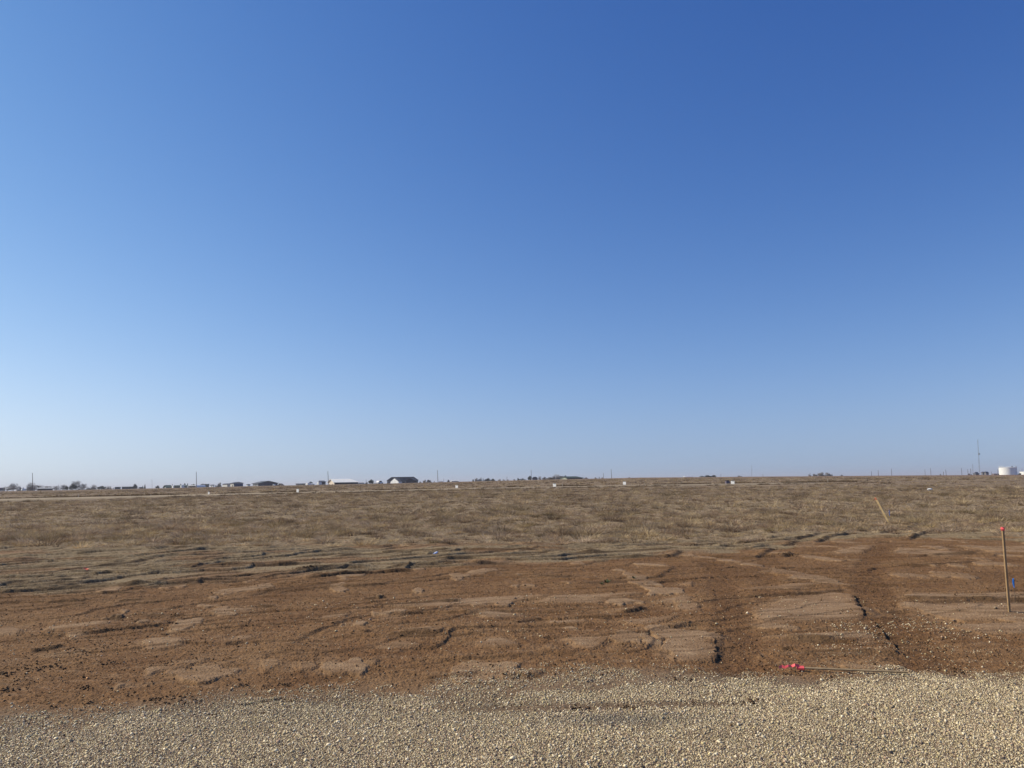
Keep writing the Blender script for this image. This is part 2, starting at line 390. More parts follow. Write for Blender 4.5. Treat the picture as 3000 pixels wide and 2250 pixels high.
        h[idx] += end * A * (up * 1.1 - dn * .35)
        ledge_shade[idx] = np.maximum(ledge_shade[idx], dn * end)
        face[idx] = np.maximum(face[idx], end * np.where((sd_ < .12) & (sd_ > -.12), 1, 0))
    for P, A, rch in SCARP_W:
        lo = P.min(0) - rch * 1.5 - .2; hi = P.max(0) + rch * 1.5 + .2
        idx = np.nonzero((x > lo[0]) & (x < hi[0]) & (y > lo[1]) & (y < hi[1]))[0]
        if not len(idx): continue
        d, s, al = seg_dist(wx[idx], wy[idx], P)
        end = sstep(0, .08, al) * (1 - sstep(.92, 1, al))
        sd_ = d * s                         # the higher side is to the left
        right = wx[idx] > np.interp(wy[idx], P[::-1, 1] if P[0, 1] > P[-1, 1] else P[:, 1], P[::-1, 0] if P[0, 1] > P[-1, 1] else P[:, 0])
        h[idx] += end * A * (np.where(~right, np.exp(-d / (rch * .5)), 0) * .5 - np.where(right, np.exp(-d / .12), 0) * .5)
        ledge_shade[idx] = np.maximum(ledge_shade[idx], np.where(right, np.exp(-d / .1), 0) * end)
    h += hr_ * (1 - .85 * np.clip(face, 0, 1)); ledge_shade = np.maximum(ledge_shade, np.clip(face, 0, 1) * sstep(7.5, 10, y))
    # lumpy sod under the grass
    far = sstep(14, 22, y)
    h += w_grass * (np.abs(perlin(x * .9, y * .9, 21)) * .07 + perlin(x * .25, y * .25, 22) * .06) * far
    h *= 1 - sstep(60, 110, np.hypot(x, y))
    h[y < .5] = 0
    r = lambda a: a.reshape(sh)
    csoft = csoft * np.clip(.92 + .6 * fbm(x * 1.1 + .4 * y, y * 2.2, 3, 450), .35, 1)
    return r(h), r(w_grav), r(w_dirt), r(w_straw), r(w_grass), r(csoft), r(rut), r(ledge_shade)

# ------------------------------------------------------------------ the ground sheet
def grow(a, b, s0, s1):
    out = [a]
    while out[-1] < b:
        t = (out[-1] - a) / (b - a); out.append(out[-1] + s0 + (s1 - s0) * t)
    return out[:-1]
rr = [.4, 1.2, 2.2, 3.2, 4.0] + grow(4.5, 12, .021, .024) + grow(12, 25, .024, .045) + grow(25, 42, .045, .16) + grow(42, 180, .16, 1.2) + grow(180, 420, 1.5, 6) + grow(420, 1200, 10, 60) + list(np.geomspace(1200, 14000, 14))
rr = np.array(rr)
tf = np.radians(39)
tt = np.concatenate([np.linspace(-math.pi, -tf, 70)[:-1], np.linspace(-tf, tf, 1500), np.linspace(tf, math.pi, 70)[1:]])
TT, RR = np.meshgrid(tt, rr)
GX = RR * np.sin(TT); GY = RR * np.cos(TT)
nd = near_detail(GX, GY)
GZ = macro(GX, GY) + nd[0]
GZ += (perlin(GX * .02, GY * .02, 61) * .12 + perlin(GX * .09, GY * .09, 62) * .05) * sstep(45, 90, RR) * (1 - sstep(230, 340, RR)) * (np.abs(GY - 135 - .25 * GX) > 5)
_, wG, wD, wS, wR, wC, wU, wShade = nd
def C(r, g, b): return np.array([r, g, b], np.float32)
def mix(a, b, t): return a * (1 - t[..., None]) + b * t[..., None]
n1 = fbm(GX * .8, GY * .8, 4, 101) * .5 + .5; n2 = fbm(GX * .25, GY * .5, 3, 102) * .5 + .5; n3 = fbm(GX * 6, GY * 6, 3, 103) * .5 + .5
n1 = np.clip(n1, 0, 1); n2 = np.clip(n2, 0, 1); n3 = np.clip(n3, 0, 1)
n4 = np.clip(fbm(GX * 2.2 + GY * .8, GY * 9, 4, 104) * .7 + .5, 0, 1)
dirt = mix(np.broadcast_to(C(.162, .082, .034), GX.shape + (3,)), C(.23, .130, .058), n1)
dirt = mix(dirt, C(.27, .17, .092), np.clip(n4 * 1.6 - 1.0, 0, .7))
dirt = mix(dirt, C(.135, .068, .029), np.clip(wU * .6 + (1 - n3) * .25, 0, 1))
crustc = mix(np.broadcast_to(C(.36, .238, .134), GX.shape + (3,)), C(.235, .142, .074), np.clip(n3 * .45 + n4 * .6, 0, 1))
gravb = mix(np.broadcast_to(C(.145, .098, .056), GX.shape + (3,)), C(.23, .155, .095), n1)
straw = mix(np.broadcast_to(C(.225, .165, .092), GX.shape + (3,)), C(.30, .225, .13), n1)
straw = mix(straw, C(.24, .145, .075), sstep(.5, .75, n2))
grassb = mix(np.broadcast_to(C(.22, .162, .097), GX.shape + (3,)), C(.32, .24, .145), n2)
grassb = mix(grassb, C(.15, .11, .075), np.clip((n3 - .55) * 2, 0, 1))
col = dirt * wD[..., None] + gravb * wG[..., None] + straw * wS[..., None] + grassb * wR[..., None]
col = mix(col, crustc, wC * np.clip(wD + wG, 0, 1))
col = mix(col, C(.085, .048, .022), np.clip(wShade * .75, 0, 1))  # shade of the ledge and scrape faces put into the soil colour
# pinkish bare soil where the gravel thins out
pk = wG * (1 - sstep(zl(Z_gravD, GX / np.maximum(GY, .5)) - .2, zl(Z_gravS, GX / np.maximum(GY, .5)), GY) * 0)
farm = sstep(60, 160, RR)
f1 = np.clip(fbm(GX * .06, GY * .03, 4, 120) * .6 + .5, 0, 1)
farc = mix(np.broadcast_to(C(.19, .136, .084), GX.shape + (3,)), C(.255, .186, .115), f1)
farc = mix(farc, C(.20, .115, .07), sstep(300, 400, RR) * sstep(-.1, .2, GX / np.maximum(GY, 1)) * .7)
farc = mix(farc, C(.14, .088, .052), sstep(150, 250, RR) * (1 - sstep(-.3, .1, GX / np.maximum(GY, 1))) * .6)
col = mix(col, farc, farm)
nr, ncx = RR.shape
idx = np.arange(nr * ncx).reshape(nr, ncx)
F = np.stack([idx[:-1, :-1], idx[:-1, 1:], idx[1:, 1:], idx[1:, :-1]], -1).reshape(-1, 4)[:, ::-1]
V = np.stack([GX, GY, GZ], -1).reshape(-1, 3)
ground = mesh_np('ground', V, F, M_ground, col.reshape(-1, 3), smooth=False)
tag(ground, kind='structure')
del TT, n1, n2, n3, f1, dirt, crustc, gravb, straw, grassb, farc, col, V, F

GH_r = rr; GH_t = tt
def ground_z(x, y):
    """height of the built ground sheet, read back by bilinear lookup"""
    x = np.atleast_1d(np.asarray(x, float)); y = np.atleast_1d(np.asarray(y, float))
    r = np.hypot(x, y); t = np.arctan2(x, y)
    i = np.clip(np.searchsorted(GH_r, r) - 1, 0, nr - 2); j = np.clip(np.searchsorted(GH_t, t) - 1, 0, ncx - 2)
    a = np.clip((r - GH_r[i]) / (GH_r[i + 1] - GH_r[i]), 0, 1); b = np.clip((t - GH_t[j]) / (GH_t[j + 1] - GH_t[j]), 0, 1)
    return (GZ[i, j] * (1 - a) * (1 - b) + GZ[i + 1, j] * a * (1 - b) + GZ[i, j + 1] * (1 - a) * b + GZ[i + 1, j + 1] * a * b)
def gz(x, y): return float(ground_z(x, y)[0])

# ------------------------------------------------------------------ far caliche road
def make_road():
    s = np.linspace(-150, 70, 240); X = s
    prof = [(-3.7, -.25), (-3.3, .05), (-1.2, .10), (1.2, .10), (3.3, .06), (3.7, -.25)]
    nrm = np.array([-.25, 1.0]) / math.hypot(.25, 1)
    V = []; Cc = []
    for x in X:
        wv = 1.0 if x < 55 else max(.05, 1 - (x - 55) / 12)
        jit = float(perlin(x * .15, 0.3, 70)) * .5
        for k, (o_, z_) in enumerate(prof):
            px_ = x + nrm[0] * (o_ * wv + jit); py_ = 135 + .25 * x + nrm[1] * (o_ * wv + jit)
            V.append((px_, py_, float(macro(px_, py_)) + z_ * wv - (1 - wv) * .1)); 
            v = .9 + .15 * float(perlin(x * .3, k * .7, 71)); Cc.append((.35 * v, .275 * v, .18 * v))
    n = len(prof); F = [(i * n + k, (i + 1) * n + k, (i + 1) * n + k + 1, i * n + k + 1) for i in range(len(X) - 1) for k in range(n - 1)]
    tag(mesh_np('gravel_road', np.array(V), np.array(F), M_road, np.array(Cc)), kind='structure')
make_road()

# ------------------------------------------------------------------ loose stuff on the ground
CUBE = np.array([(-1,-1,-1),(1,-1,-1),(1,1,-1),(-1,1,-1),(-1,-1,1),(1,-1,1),(1,1,1),(-1,1,1)], float) * .62
CF = np.array([(0,3,2,1),(4,5,6,7),(0,1,5,4),(1,2,6,5),(2,3,7,6),(3,0,4,7)])
def lumps(name, x, y, size, col, mat, flat=.6, lift=.3, jit=.35):
    n = len(x); V = np.repeat(CUBE[None], n, 0) + RNG.normal(0, jit * .35, (n, 8, 3))
    V *= RNG.uniform(.65, 1.25, (n, 1, 3)) * np.array([1, 1, flat])
    # random rotation: tilt then spin
    a = RNG.uniform(0, 2 * np.pi, n); b = RNG.normal(0, .5, n)
    cb, sb = np.cos(b)[:, None], np.sin(b)[:, None]; ca, sa = np.cos(a)[:, None], np.sin(a)[:, None]
    X, Y_, Z = V[..., 0], V[..., 1], V[..., 2]
    Y2 = Y_ * cb - Z * sb; Z2 = Y_ * sb + Z * cb
    X3 = X * ca - Y2 * sa; Y3 = X * sa + Y2 * ca
    V = np.stack([X3, Y3, Z2], -1) * (size * .5)[:, None, None]
    zg = ground_z(x, y)
    V[..., 0] += x[:, None]; V[..., 1] += y[:, None]; V[..., 2] += (zg + size * lift * flat)[:, None]
    F = (CF[None] + (np.arange(n) * 8)[:, None, None]).reshape(-1, 4)
    return mesh_np(name, V.reshape(-1, 3), F, mat, np.repeat(col, 8, 0))

def polar_scatter(n, r0, r1, tdeg=42, skew=0):
    t = RNG.uniform(-math.radians(tdeg), math.radians(tdeg), n); r = np.sqrt(RNG.uniform(r0 * r0, r1 * r1, n))
    return r * np.sin(t), r * np.cos(t)

# gravel pad
def gravel():
    s = .0098; r0, r1 = 4.7, 9.6; td = math.radians(40)
    gx = np.arange(-r1 * math.sin(td), r1 * math.sin(td), s); gy = np.arange(r0 * math.cos(td), r1, s)
    A, B = np.meshgrid(gx, gy); A = A.ravel(); B = B.ravel()
    A = A + RNG.uniform(-.5, .5, A.shape) * s; B = B + RNG.uniform(-.5, .5, B.shape) * s
    r = np.hypot(A, B); k = (r > r0) & (r < r1) & (np.abs(A / B) < .78); A, B = A[k], B[k]
    u = A / B; gS = zl(Z_gravS, u); gD = zl(Z_gravD, u)
    nn = fbm(A * 1.3, B * 1.3, 4, 200)
    p = 1 - sstep(gD - .25, gD + .25, B + nn * .45)
    p = np.maximum(p, .5 * (1 - sstep(gS - .2, gS + .35, B + nn * .5)) * np.clip(.45 + nn * 1.6, 0, 1))
    p = p * (1 - .2 * sstep(.25, .6, fbm(A * .9, B * 1.6, 3, 202)))
    # soil dragged over the pad in a low streak, and dark bits
    for (cx, cy, hx, hy) in [(1690, 2068, .55, .10), (2000, 2060, .5, .08), (1480, 2072, .3, .07)]:
        g = ground_point(cx, cy); q = np.exp(-(((A - g[0]) / hx) ** 2 + ((B - g[1]) / hy) ** 2)); p = p * (1 - .85 * np.clip(q * 1.6 + nn * .3 * q, 0, 1))
    k = RNG.uniform(0, 1, len(A)) < p
    A, B, nn = A[k], B[k], nn[k]
    # thin scatter of stones over the dirt on the right
    m = 50000; X, Y = polar_scatter(m, 8, 16); U = X / Y
    P0 = np.array([ground_point(*q)[:2] for q in zp(3, [(560,1080),(900,830),(1100,760),(1500,740),(1900,860),(2300,1000),(2300,1120),(560,1120)])])
    ins = in_poly(X + perlin(X * 2, Y * 2, 7) * .3, Y + perlin(X * 2, Y * 2, 9) * .4, P0)
    nb = fbm(X * 1.5, Y * .8, 3, 210); k = ins & (RNG.uniform(0, 1, m) < np.clip(.6 + nb * 1.2, 0.1, 1))
    X, Y = X[k], Y[k]
    m2 = 3200; X2, Y2 = polar_scatter(m2, 8, 14)
    A = np.concatenate([A, X, X2]); B = np.concatenate([B, Y, Y2])
    n = len(A)
    size = np.clip(RNG.lognormal(math.log(.0088), .42, n), .0035, .034) * np.where(B > 9.6, 1.5, 1)
    base = np.array([(.60, .49, .29), (.50, .39, .235), (.80, .68, .46), (.30, .225, .145), (.46, .32, .21), (.62, .51, .26), (.13, .10, .08)])
    c = base[RNG.choice(7, n, p=[.27, .22, .18, .13, .09, .05, .06])] * RNG.uniform(.8, 1.2, (n, 1))
    c = c * (1 + .12 * fbm(A * .5, B * .9, 3, 220))[:, None]
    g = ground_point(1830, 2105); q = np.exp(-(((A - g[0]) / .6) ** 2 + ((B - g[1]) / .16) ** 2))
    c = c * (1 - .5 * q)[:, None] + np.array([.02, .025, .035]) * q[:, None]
    o = lumps('gravel', A, B, size, c.astype(np.float32), M_pebble, flat=.75, lift=.28, jit=.4)
    tag(o, 'pale yellow crushed gravel spread over the foreground', 'gravel', kind='stuff')
    print('pebbles', n)
gravel()

# clods of soil
def clods():
    m = 190000; X, Y = polar_scatter(m, 6.5, 26); h, g_, d_, s_, r_, c_, u_, l_ = near_detail(X, Y)
    p = d_ * (1 - c_ * .9) * (.25 + .5 * np.clip(fbm(X * 1.2, Y * 1.2, 3, 230) + .3, 0, 1) + .5 * u_) + s_ * .25 + g_ * .02
    k = RNG.uniform(0, 1, m) < p * np.clip(12 / Y, .5, 1.2); X, Y = X[k], Y[k]
    S = np.clip(RNG.lognormal(math.log(.012), .42, len(X)), .006, .036)
    c = np.array([.19, .112, .056]) * RNG.lognormal(0, .35, (len(X), 1))
    spots = [(3,430,1250,.16,1.6),(3,60,1250,.3,1),(2,1440,1290,.14,1.5),(2,1740,1290,.2,1.4),(2,1050,1270,.15,1),(2,400,1295,.25,1.3),(2,740,1105,.15,1.2),(2,1120,1112,.2,.8),
             (1,260,1060,.3,1.6),(1,680,1035,.2,1.4),(1,1100,1258,.3,1.5),(1,960,1258,.12,1.4),(1,70,1197,.15,1.4),(1,530,1188,.15,1.4),(1,1620,1300,.2,1.2),(1,1770,1250,.12,1.5),(1,1280,1335,.12,1),
             (1,10,1095,.2,1.8),(1,1470,1162,.1,1.5),(1,1740,1150,.12,1.4),(2,2060,1125,.12,1.5),(2,1800,930,.12,1),(3,1440,885,.15,1.4),(3,1700,1070,.12,1.4),(3,1740,1265,.2,.9),(3,1020,1220,.1,1),
             (1,700,925,.15,1),(2,915,1045,.12,1),(2,1100,845,.25,1),(3,480,380,.3,1.6),(3,640,375,.3,1.6),(3,540,335,.25,1.5),(3,300,450,.3,1.2),(3,200,1085,.15,1),(3,380,955,.15,.9),(3,650,1095,.12,1.2),
             (3,1220,285,.25,1.8),(3,1270,265,.25,1.6),(3,1000,240,.5,1.8),(3,80,320,.5,1.8),(2,2000,380,.3,1.6),(1,1870,465,.3,1.8),(3,1400,265,.25,1.8),(3,1500,225,.4,1.8),(3,1300,215,.4,1.8),(3,1400,187,.4,1.8),(3,1620,175,.4,1.5)]
    AX, AY, AS = [], [], []
    for z, a, b, rad, k in spots:
        g = GP(z, [(a, b)])[0]; q = int(90 * (rad / .2) * k)
        rad *= .5; q = int(q * .24); k = k * .75; AX.append(g[0] + RNG.normal(0, rad, q)); AY.append(g[1] + RNG.normal(0, rad * .6, q)); AS.append(RNG.uniform(.010, .028, q) * k * (1 if g[1] < 14 else 1.3))
    AX, AY, AS = map(np.concatenate, (AX, AY, AS))
    c2 = np.array([.11, .068, .038]) * RNG.uniform(.5, 1.6, (len(AX), 1))
    o = lumps('soil_clods', np.concatenate([X, AX]), np.concatenate([Y, AY]), np.concatenate([S, AS]), np.concatenate([c, c2]).astype(np.float32), M_clod, flat=.7, lift=.3)
    tag(o, 'dark crumbled soil clods strewn over the red dirt', 'soil clods', kind='stuff')
    print('clods', len(X) + len(AX))
clods()

# blades: every tuft is a fan of thin tapering triangles
def blades(name, x, y, rad, hgt, nb, wid, col, mat, spread=1.0, colj=.25):
    n = len(x); N = n * nb
    az = RNG.uniform(0, 2 * np.pi, (n, nb)); q = np.sqrt(RNG.uniform(0, 1, (n, nb)))
    bx = x[:, None] + np.cos(az) * q * rad[:, None] * .5; by = y[:, None] + np.sin(az) * q * rad[:, None] * .5
    hh = hgt[:, None] * RNG.uniform(.45, 1.1, (n, nb)) * (1.05 - .5 * q)
    az2 = az + RNG.normal(0, .6, (n, nb)); out = rad[:, None] * RNG.uniform(.3, 1.1, (n, nb)) * (.35 + q) * spread
    tx = bx + np.cos(az2) * out; ty = by + np.sin(az2) * out
    z0 = np.repeat(ground_z(x, y)[:, None], nb, 1) - .01
    wd = wid[:, None] * RNG.uniform(.6, 1.4, (n, nb)) * .5; pa = RNG.uniform(0, np.pi, (n, nb))
    wxx = np.cos(pa) * wd; wyy = np.sin(pa) * wd
    V = np.stack([np.stack([bx - wxx, by - wyy, z0], -1), np.stack([bx + wxx, by + wyy, z0], -1), np.stack([tx, ty, z0 + hh], -1)], 2).reshape(-1, 3)
    F = np.arange(N * 3).reshape(-1, 3)
    c = np.repeat(np.repeat(col[:, None], nb, 1) * RNG.uniform(1 - colj, 1 + colj, (n, nb, 1)), 3, 1).reshape(-1, 3)
    return V, F, c
def join_blades(name, parts, mat, label, cat):
    V = np.concatenate([p[0] for p in parts]); C_ = np.concatenate([p[2] for p in parts]); F = np.arange(len(V)).reshape(-1, 3)
    print(name, len(F))
    return tag(mesh_np(name, V, F, mat, C_.astype(np.float32)), label, cat, kind='stuff')

PAL = np.array([(.35, .255, .145), (.29, .205, .130), (.47, .36, .215), (.22, .15, .095), (.32, .235, .12), (.42, .32, .22)])
def grass_field():
    parts = []
    def zone(m, r0, r1, p_fn, rad, hgt, nb, wid, dark=.0, sz=.35):
        X, Y = polar_scatter(m, r0, r1); U = X / Y
        gL = zl(Z_grass, U); rag = perlin(X * 1.2, Y * 1.2, 5) * .35
        inz = sstep(gL - 1.6, gL + 2.6, Y + rag * 4 + perlin(X * .25, Y * .25, 55) * 3)
        k = RNG.uniform(0, 1, m) < inz * p_fn(X, Y); k &= np.abs(Y - 135 - .25 * X) > 4.6
        X, Y = X[k], Y[k]; n = len(X)
        f = RNG.lognormal(0, sz, n)
        c = PAL[RNG.choice(6, n)] * 1.13 * (1 + .12 * fbm(X * .15, Y * .15, 3, 300))[:, None] * (1 - dark) * np.clip(RNG.lognormal(0, .30, (n, 1)), .4, 1.35)
        parts.append(blades('g', X, Y, rad * f, hgt * f, nb, wid * np.ones(n), c, M_grass))
    cl = lambda s, sd, a=.55, b=.9: (lambda X, Y: np.clip(a + b * fbm(X * s, Y * s, 3, sd), .12, 1))
    zone(80000, 15, 45, cl(1.5, 310, .5, 1.0), .075, .08, 12, .011)
    zone(12000, 15, 45, cl(.9, 311, .35, 1.1), .16, .15, 30, .014, .05)
    zone(8500, 16, 50, cl(.8, 321, .35, 1.2), .27, .19, 70, .019, .0)
    zone(1800, 18, 48, cl(.4, 316, .3, 1.2), .36, .26, 150, .018, .10)
    zone(3600, 48, 130, cl(.25, 317, .3, 1.2), .6, .36, 90, .03, .22)
    zone(2400, 130, 300, cl(.12, 318, .3, 1.2), 1.0, .36, 40, .12, .25)
    zone(60000, 45, 115, cl(.9, 312), .13, .13, 10, .026)
    zone(20000, 45, 125, cl(.45, 313, .3, 1.2), .36, .22, 30, .036, .12)
    zone(40000, 115, 340, cl(.3, 314), .30, .13, 7, .10)
    zone(14000, 340, 400, cl(.12, 319), .40, .05, 6, .16)
    zone(9000, 110, 310, cl(.2, 315, .4, 1.), .55, .24, 18, .12, .15)
    n = 2600; X = RNG.uniform(-110, 70, n); off = np.where(RNG.uniform(0, 1, n) < .7, RNG.uniform(4.8, 8.5, n), RNG.uniform(-7.5, -4.8, n)); k = perlin(X * .12, off * .1, 350) > -.15
    X, off = X[k], off[k]; n = len(X); Y = 135 + .25 * X + off
    parts.append(blades('g', X, Y, np.full(n, .45), np.full(n, .32) * RNG.lognormal(0, .35, n), 26, np.full(n, .05), np.array([[.13, .085, .045]]) * RNG.uniform(.7, 1.3, (n, 1)), M_grass))
    join_blades('dry_grass', parts, M_grass, 'dry brown prairie grass and low weeds covering the field', 'grass')
grass_field()

def straw_bits():
    parts = []
    # flattened dead grass between the field and the bare dirt, thin bits over the dirt
    m = 80000; X, Y = polar_scatter(m, 8, 27); h, g_, d_, s_, r_, c_, u_, l_ = near_detail(X, Y)
    p = s_ * (.25 + .7 * np.clip(fbm(X * .8, Y * 1.6, 3, 320) + .35, 0, 1)) + d_ * .025
    k = RNG.uniform(0, 1, m) < p; X, Y = X[k], Y[k]; n = len(X)
    c = PAL[RNG.choice(6, n)] * RNG.uniform(.9, 1.35, (n, 1))
    parts.append(blades('s', X, Y, np.full(n, .09) * RNG.lognormal(0, .4, n), .04 * RNG.lognormal(0, .4, n), 6, np.full(n, .007), c, M_grass, spread=1.2))
    m = 900; X, Y = polar_scatter(m, 7.5, 24); n = m
    c = np.array([.55, .46, .32]) * RNG.uniform(.7, 1.2, (n, 1))
    parts.append(blades('s', X, Y, np.full(n, .07), np.full(n, .025), 1, np.full(n, .007), c, M_grass, spread=1.3))
    join_blades('straw', parts, M_grass, 'flattened straw and dead stems along the edge of the dirt', 'straw')
straw_bits()

# two small green weeds sprouting in the bare dirt
def weed(px, py, label, s):
    g = ground_point(px, py); n = 16
    V = []; F = []
    for i in range(n):
        a = random.uniform(0, 6.28); L = s * random.uniform(.5, 1.1); hh = s * random.uniform(.3, .9); wv = s * .16
        bx, by = random.uniform(-.2, .2) * s, random.uniform(-.2, .2) * s
        k = len(V); ca, sa = math.cos(a), math.sin(a)
        V += [(bx, by, 0), (bx + ca * L * .5 - sa * wv, by + sa * L * .5 + ca * wv, hh * .8), (bx + ca * L, by + sa * L, hh), (bx + ca * L * .5 + sa * wv, by + sa * L * .5 - ca * wv, hh * .75)]
        F.append((k, k + 1, k + 2, k + 3))
    o = mesh_np('weed', np.array(V), np.array(F), M_leaf); o.location = (g[0], g[1], gz(g[0], g[1]))
    tag(o, label, 'weed', 'green weeds in the dirt')
M_leaf = material('green_leaf', (.07, .10, .04), .6, .3, 20)
weed(1778, 1712, 'larger of two green weeds sprouting in the red dirt', .09)
weed(1856, 1702, 'smaller green weed right of the other one in the red dirt', .06)
weed(1762, 1718, 'small green weed touching the larger one on its left', .05)

# ------------------------------------------------------------------ mesh builder for objects
class MB:
    def __init__(s): s.v = []; s.f = []
    def box(s, x0, x1, y0, y1, z0, z1):
        k = len(s.v)
        s.v += [(x0, y0, z0), (x1, y0, z0), (x1, y1, z0), (x0, y1, z0), (x0, y0, z1), (x1, y0, z1), (x1, y1, z1), (x0, y1, z1)]
        s.f += [tuple(k + i for i in q) for q in ((0, 3, 2, 1), (4, 5, 6, 7), (0, 1, 5, 4), (1, 2, 6, 5), (2, 3, 7, 6), (3, 0, 4, 7))]
    def poly(s, pts, faces):
        k = len(s.v); s.v += [tuple(p) for p in pts]; s.f += [tuple(k + i for i in q) for q in faces]
    def tube(s, a, b, r0, r1, n=8):
        a = Vector(a); b = Vector(b); d = (b - a).normalized()
        x = d.orthogonal().normalized(); y = d.cross(x); k = len(s.v)
        for p, r in ((a, r0), (b, r1)):
            for i in range(n):
                t = 2 * math.pi * i / n; s.v.append(tuple(p + x * math.cos(t) * r + y * math.sin(t) * r))
        for i in range(n): s.f.append((k + i, k + (i + 1) % n, k + n + (i + 1) % n, k + n + i))
        s.f.append(tuple(k + i for i in range(n))[::-1]); s.f.append(tuple(k + n + i for i in range(n)))
    def beam(s, a, b, w, t, side, taper=1.0):
        """rectangular bar from a to b, w wide along side, t thick"""
        a = Vector(a); b = Vector(b); d = (b - a).normalized(); sx = Vector(side); sx = (sx - d * sx.dot(d)).normalized(); sy = d.cross(sx); k = len(s.v)
        for p, q in ((a, 1), (b, taper)):
            for i, j in ((-1, -1), (1, -1), (1, 1), (-1, 1)): s.v.append(tuple(p + sx * i * w / 2 * q + sy * j * t / 2 * q))
        s.f += [tuple(k + i for i in q) for q in ((0, 3, 2, 1), (4, 5, 6, 7), (0, 1, 5, 4), (1, 2, 6, 5), (2, 3, 7, 6), (3, 0, 4, 7))]
    def build(s, name, mat, parent=None, smooth=False):
        me = bpy.data.meshes.new(name); me.from_pydata(s.v, [], s.f); me.materials.append(mat); me.update()
        if smooth: me.polygons.foreach_set('use_smooth', [True] * len(me.polygons))
        o = bpy.data.objects.new(name, me); COL.objects.link(o)
        if parent: o.parent = parent
        return o

# ------------------------------------------------------------------ survey stakes and flags
M_lath = material('lath_wood', (.36, .235, .115), .7, .22, 14)
M_lathb = material('new_lath', (.98, .72, .36), .7, .2, 14)
M_lathd = material('weathered_lath', (.30, .215, .12), .8, .25, 14)
M_pink = material('pink_tape', (.92, .13, .13), .45, .12, 30)
M_coral = material('coral_tape', (.90, .22, .13), .5, .12, 30)
M_blue = material('blue_flag', (.02, .17, .60), .45, .15, 30)
M_wire = material('flag_wire', (.25, .2, .16), .5, .1, 30, metal=.5)

def ribbon(mat, parent, pts, w, name='flagging_tape'):
    """a crumpled strip of tape with a little thickness"""
    m = MB(); n = len(pts)
    for i, (p, wd) in enumerate(pts):
        for sx in (-1, 1):
            for sy in (-1, 1):
                m.v.append((p[0] + wd[0] * sx * w / 2 + wd[1] * sy * .0008, p[1] + wd[1] * sx * w / 2 + wd[0] * sy * .0008, p[2] + wd[2] * sx * w / 2))
    for i in range(n - 1):
        a, b = i * 4, i * 4 + 4
        m.f += [(a, a + 2, b + 2, b), (a + 1, b + 1, b + 3, a + 3), (a, b, b + 1, a + 1), (a + 2, a + 3, b + 3, b + 2)]
    return m.build(name, mat, parent)

def knot(m, c, r, seed=0):
    rnd = random.Random(seed); k = len(m.v); nu, nv = 8, 5
    for j in range(nv + 1):
        ph = math.pi * j / nv
        for i in range(nu):
            t = 2 * math.pi * i / nu; q = r * rnd.uniform(.75, 1.25)
            m.v.append((c[0] + q * math.sin(ph) * math.cos(t), c[1] + q * math.sin(ph) * math.sin(t), c[2] + q * .8 * math.cos(ph)))
    for j in range(nv):
        for i in range(nu): m.f.append((k + j * nu + i, k + (j + 1) * nu + i, k + (j + 1) * nu + (i + 1) % nu, k + j * nu + (i + 1) % nu))

def stake_standing():
    b = ground_point(2958, 1806); Yd = b[1]; t = at_depth(2937.5, 1545, Yd)
    e = empty('survey_stake', (b[0], b[1], gz(b[0], b[1])))
    tag(e, 'tall upright wooden survey stake with pink tape cap at the right edge of the dirt', 'survey stake', 'wooden survey stakes')
    z0 = gz(b[0], b[1]); top = Vector((t[0] - b[0], 0.0, t[2] - z0)); base = Vector((0, 0, -.12))
    m = MB(); m.beam(base, top, .040, .017, (math.cos(.42), math.sin(.42), 0)); m.build('lath', M_lath, e)
    m = MB(); d = (top - base).normalized(); m.beam(top - d * .045, top + d * .004, .047, .024, (math.cos(.42), math.sin(.42), 0)); knot(m, top - d * .02 + Vector((-.012, -.012, 0)), .024, 3)
    m.build('flagging_tape', M_pink, e)
stake_standing()

def stake_leaning():
    b = ground_point(2607, 1538); Yd = b[1]; t = at_depth(2565, 1459, Yd - .15)
    z0 = gz(b[0], b[1]); e = empty('survey_stake', (b[0], b[1], z0))
    tag(e, 'thin survey stake leaning left in the dry grass with coral tape on top', 'survey stake', 'wooden survey stakes')
    top = Vector((t[0] - b[0], -.15, t[2] - z0)); base = Vector((.04, .02, -.08))
    m = MB(); m.beam(base, top, .078, .016, (.62, -.78, 0)); m.build('lath', M_lathb, e)
    m = MB(); d = (top - base).normalized(); m.beam(top - d * .09, top + d * .01, .046, .022, (.5, -.85, 0)); m.build('flagging_tape', M_coral, e)
    tx, ty, tz = top; wv = (.8, .6, 0)
    ribbon(M_coral, e, [((tx, ty - .02, tz), wv), ((tx - .05, ty - .03, tz + .01), wv), ((tx - .075, ty - .03, tz - .04), (.9, .3, .1)), ((tx - .07, ty - .03, tz - .11), (.7, .7, 0))], .035, 'tape_tail')
stake_leaning()

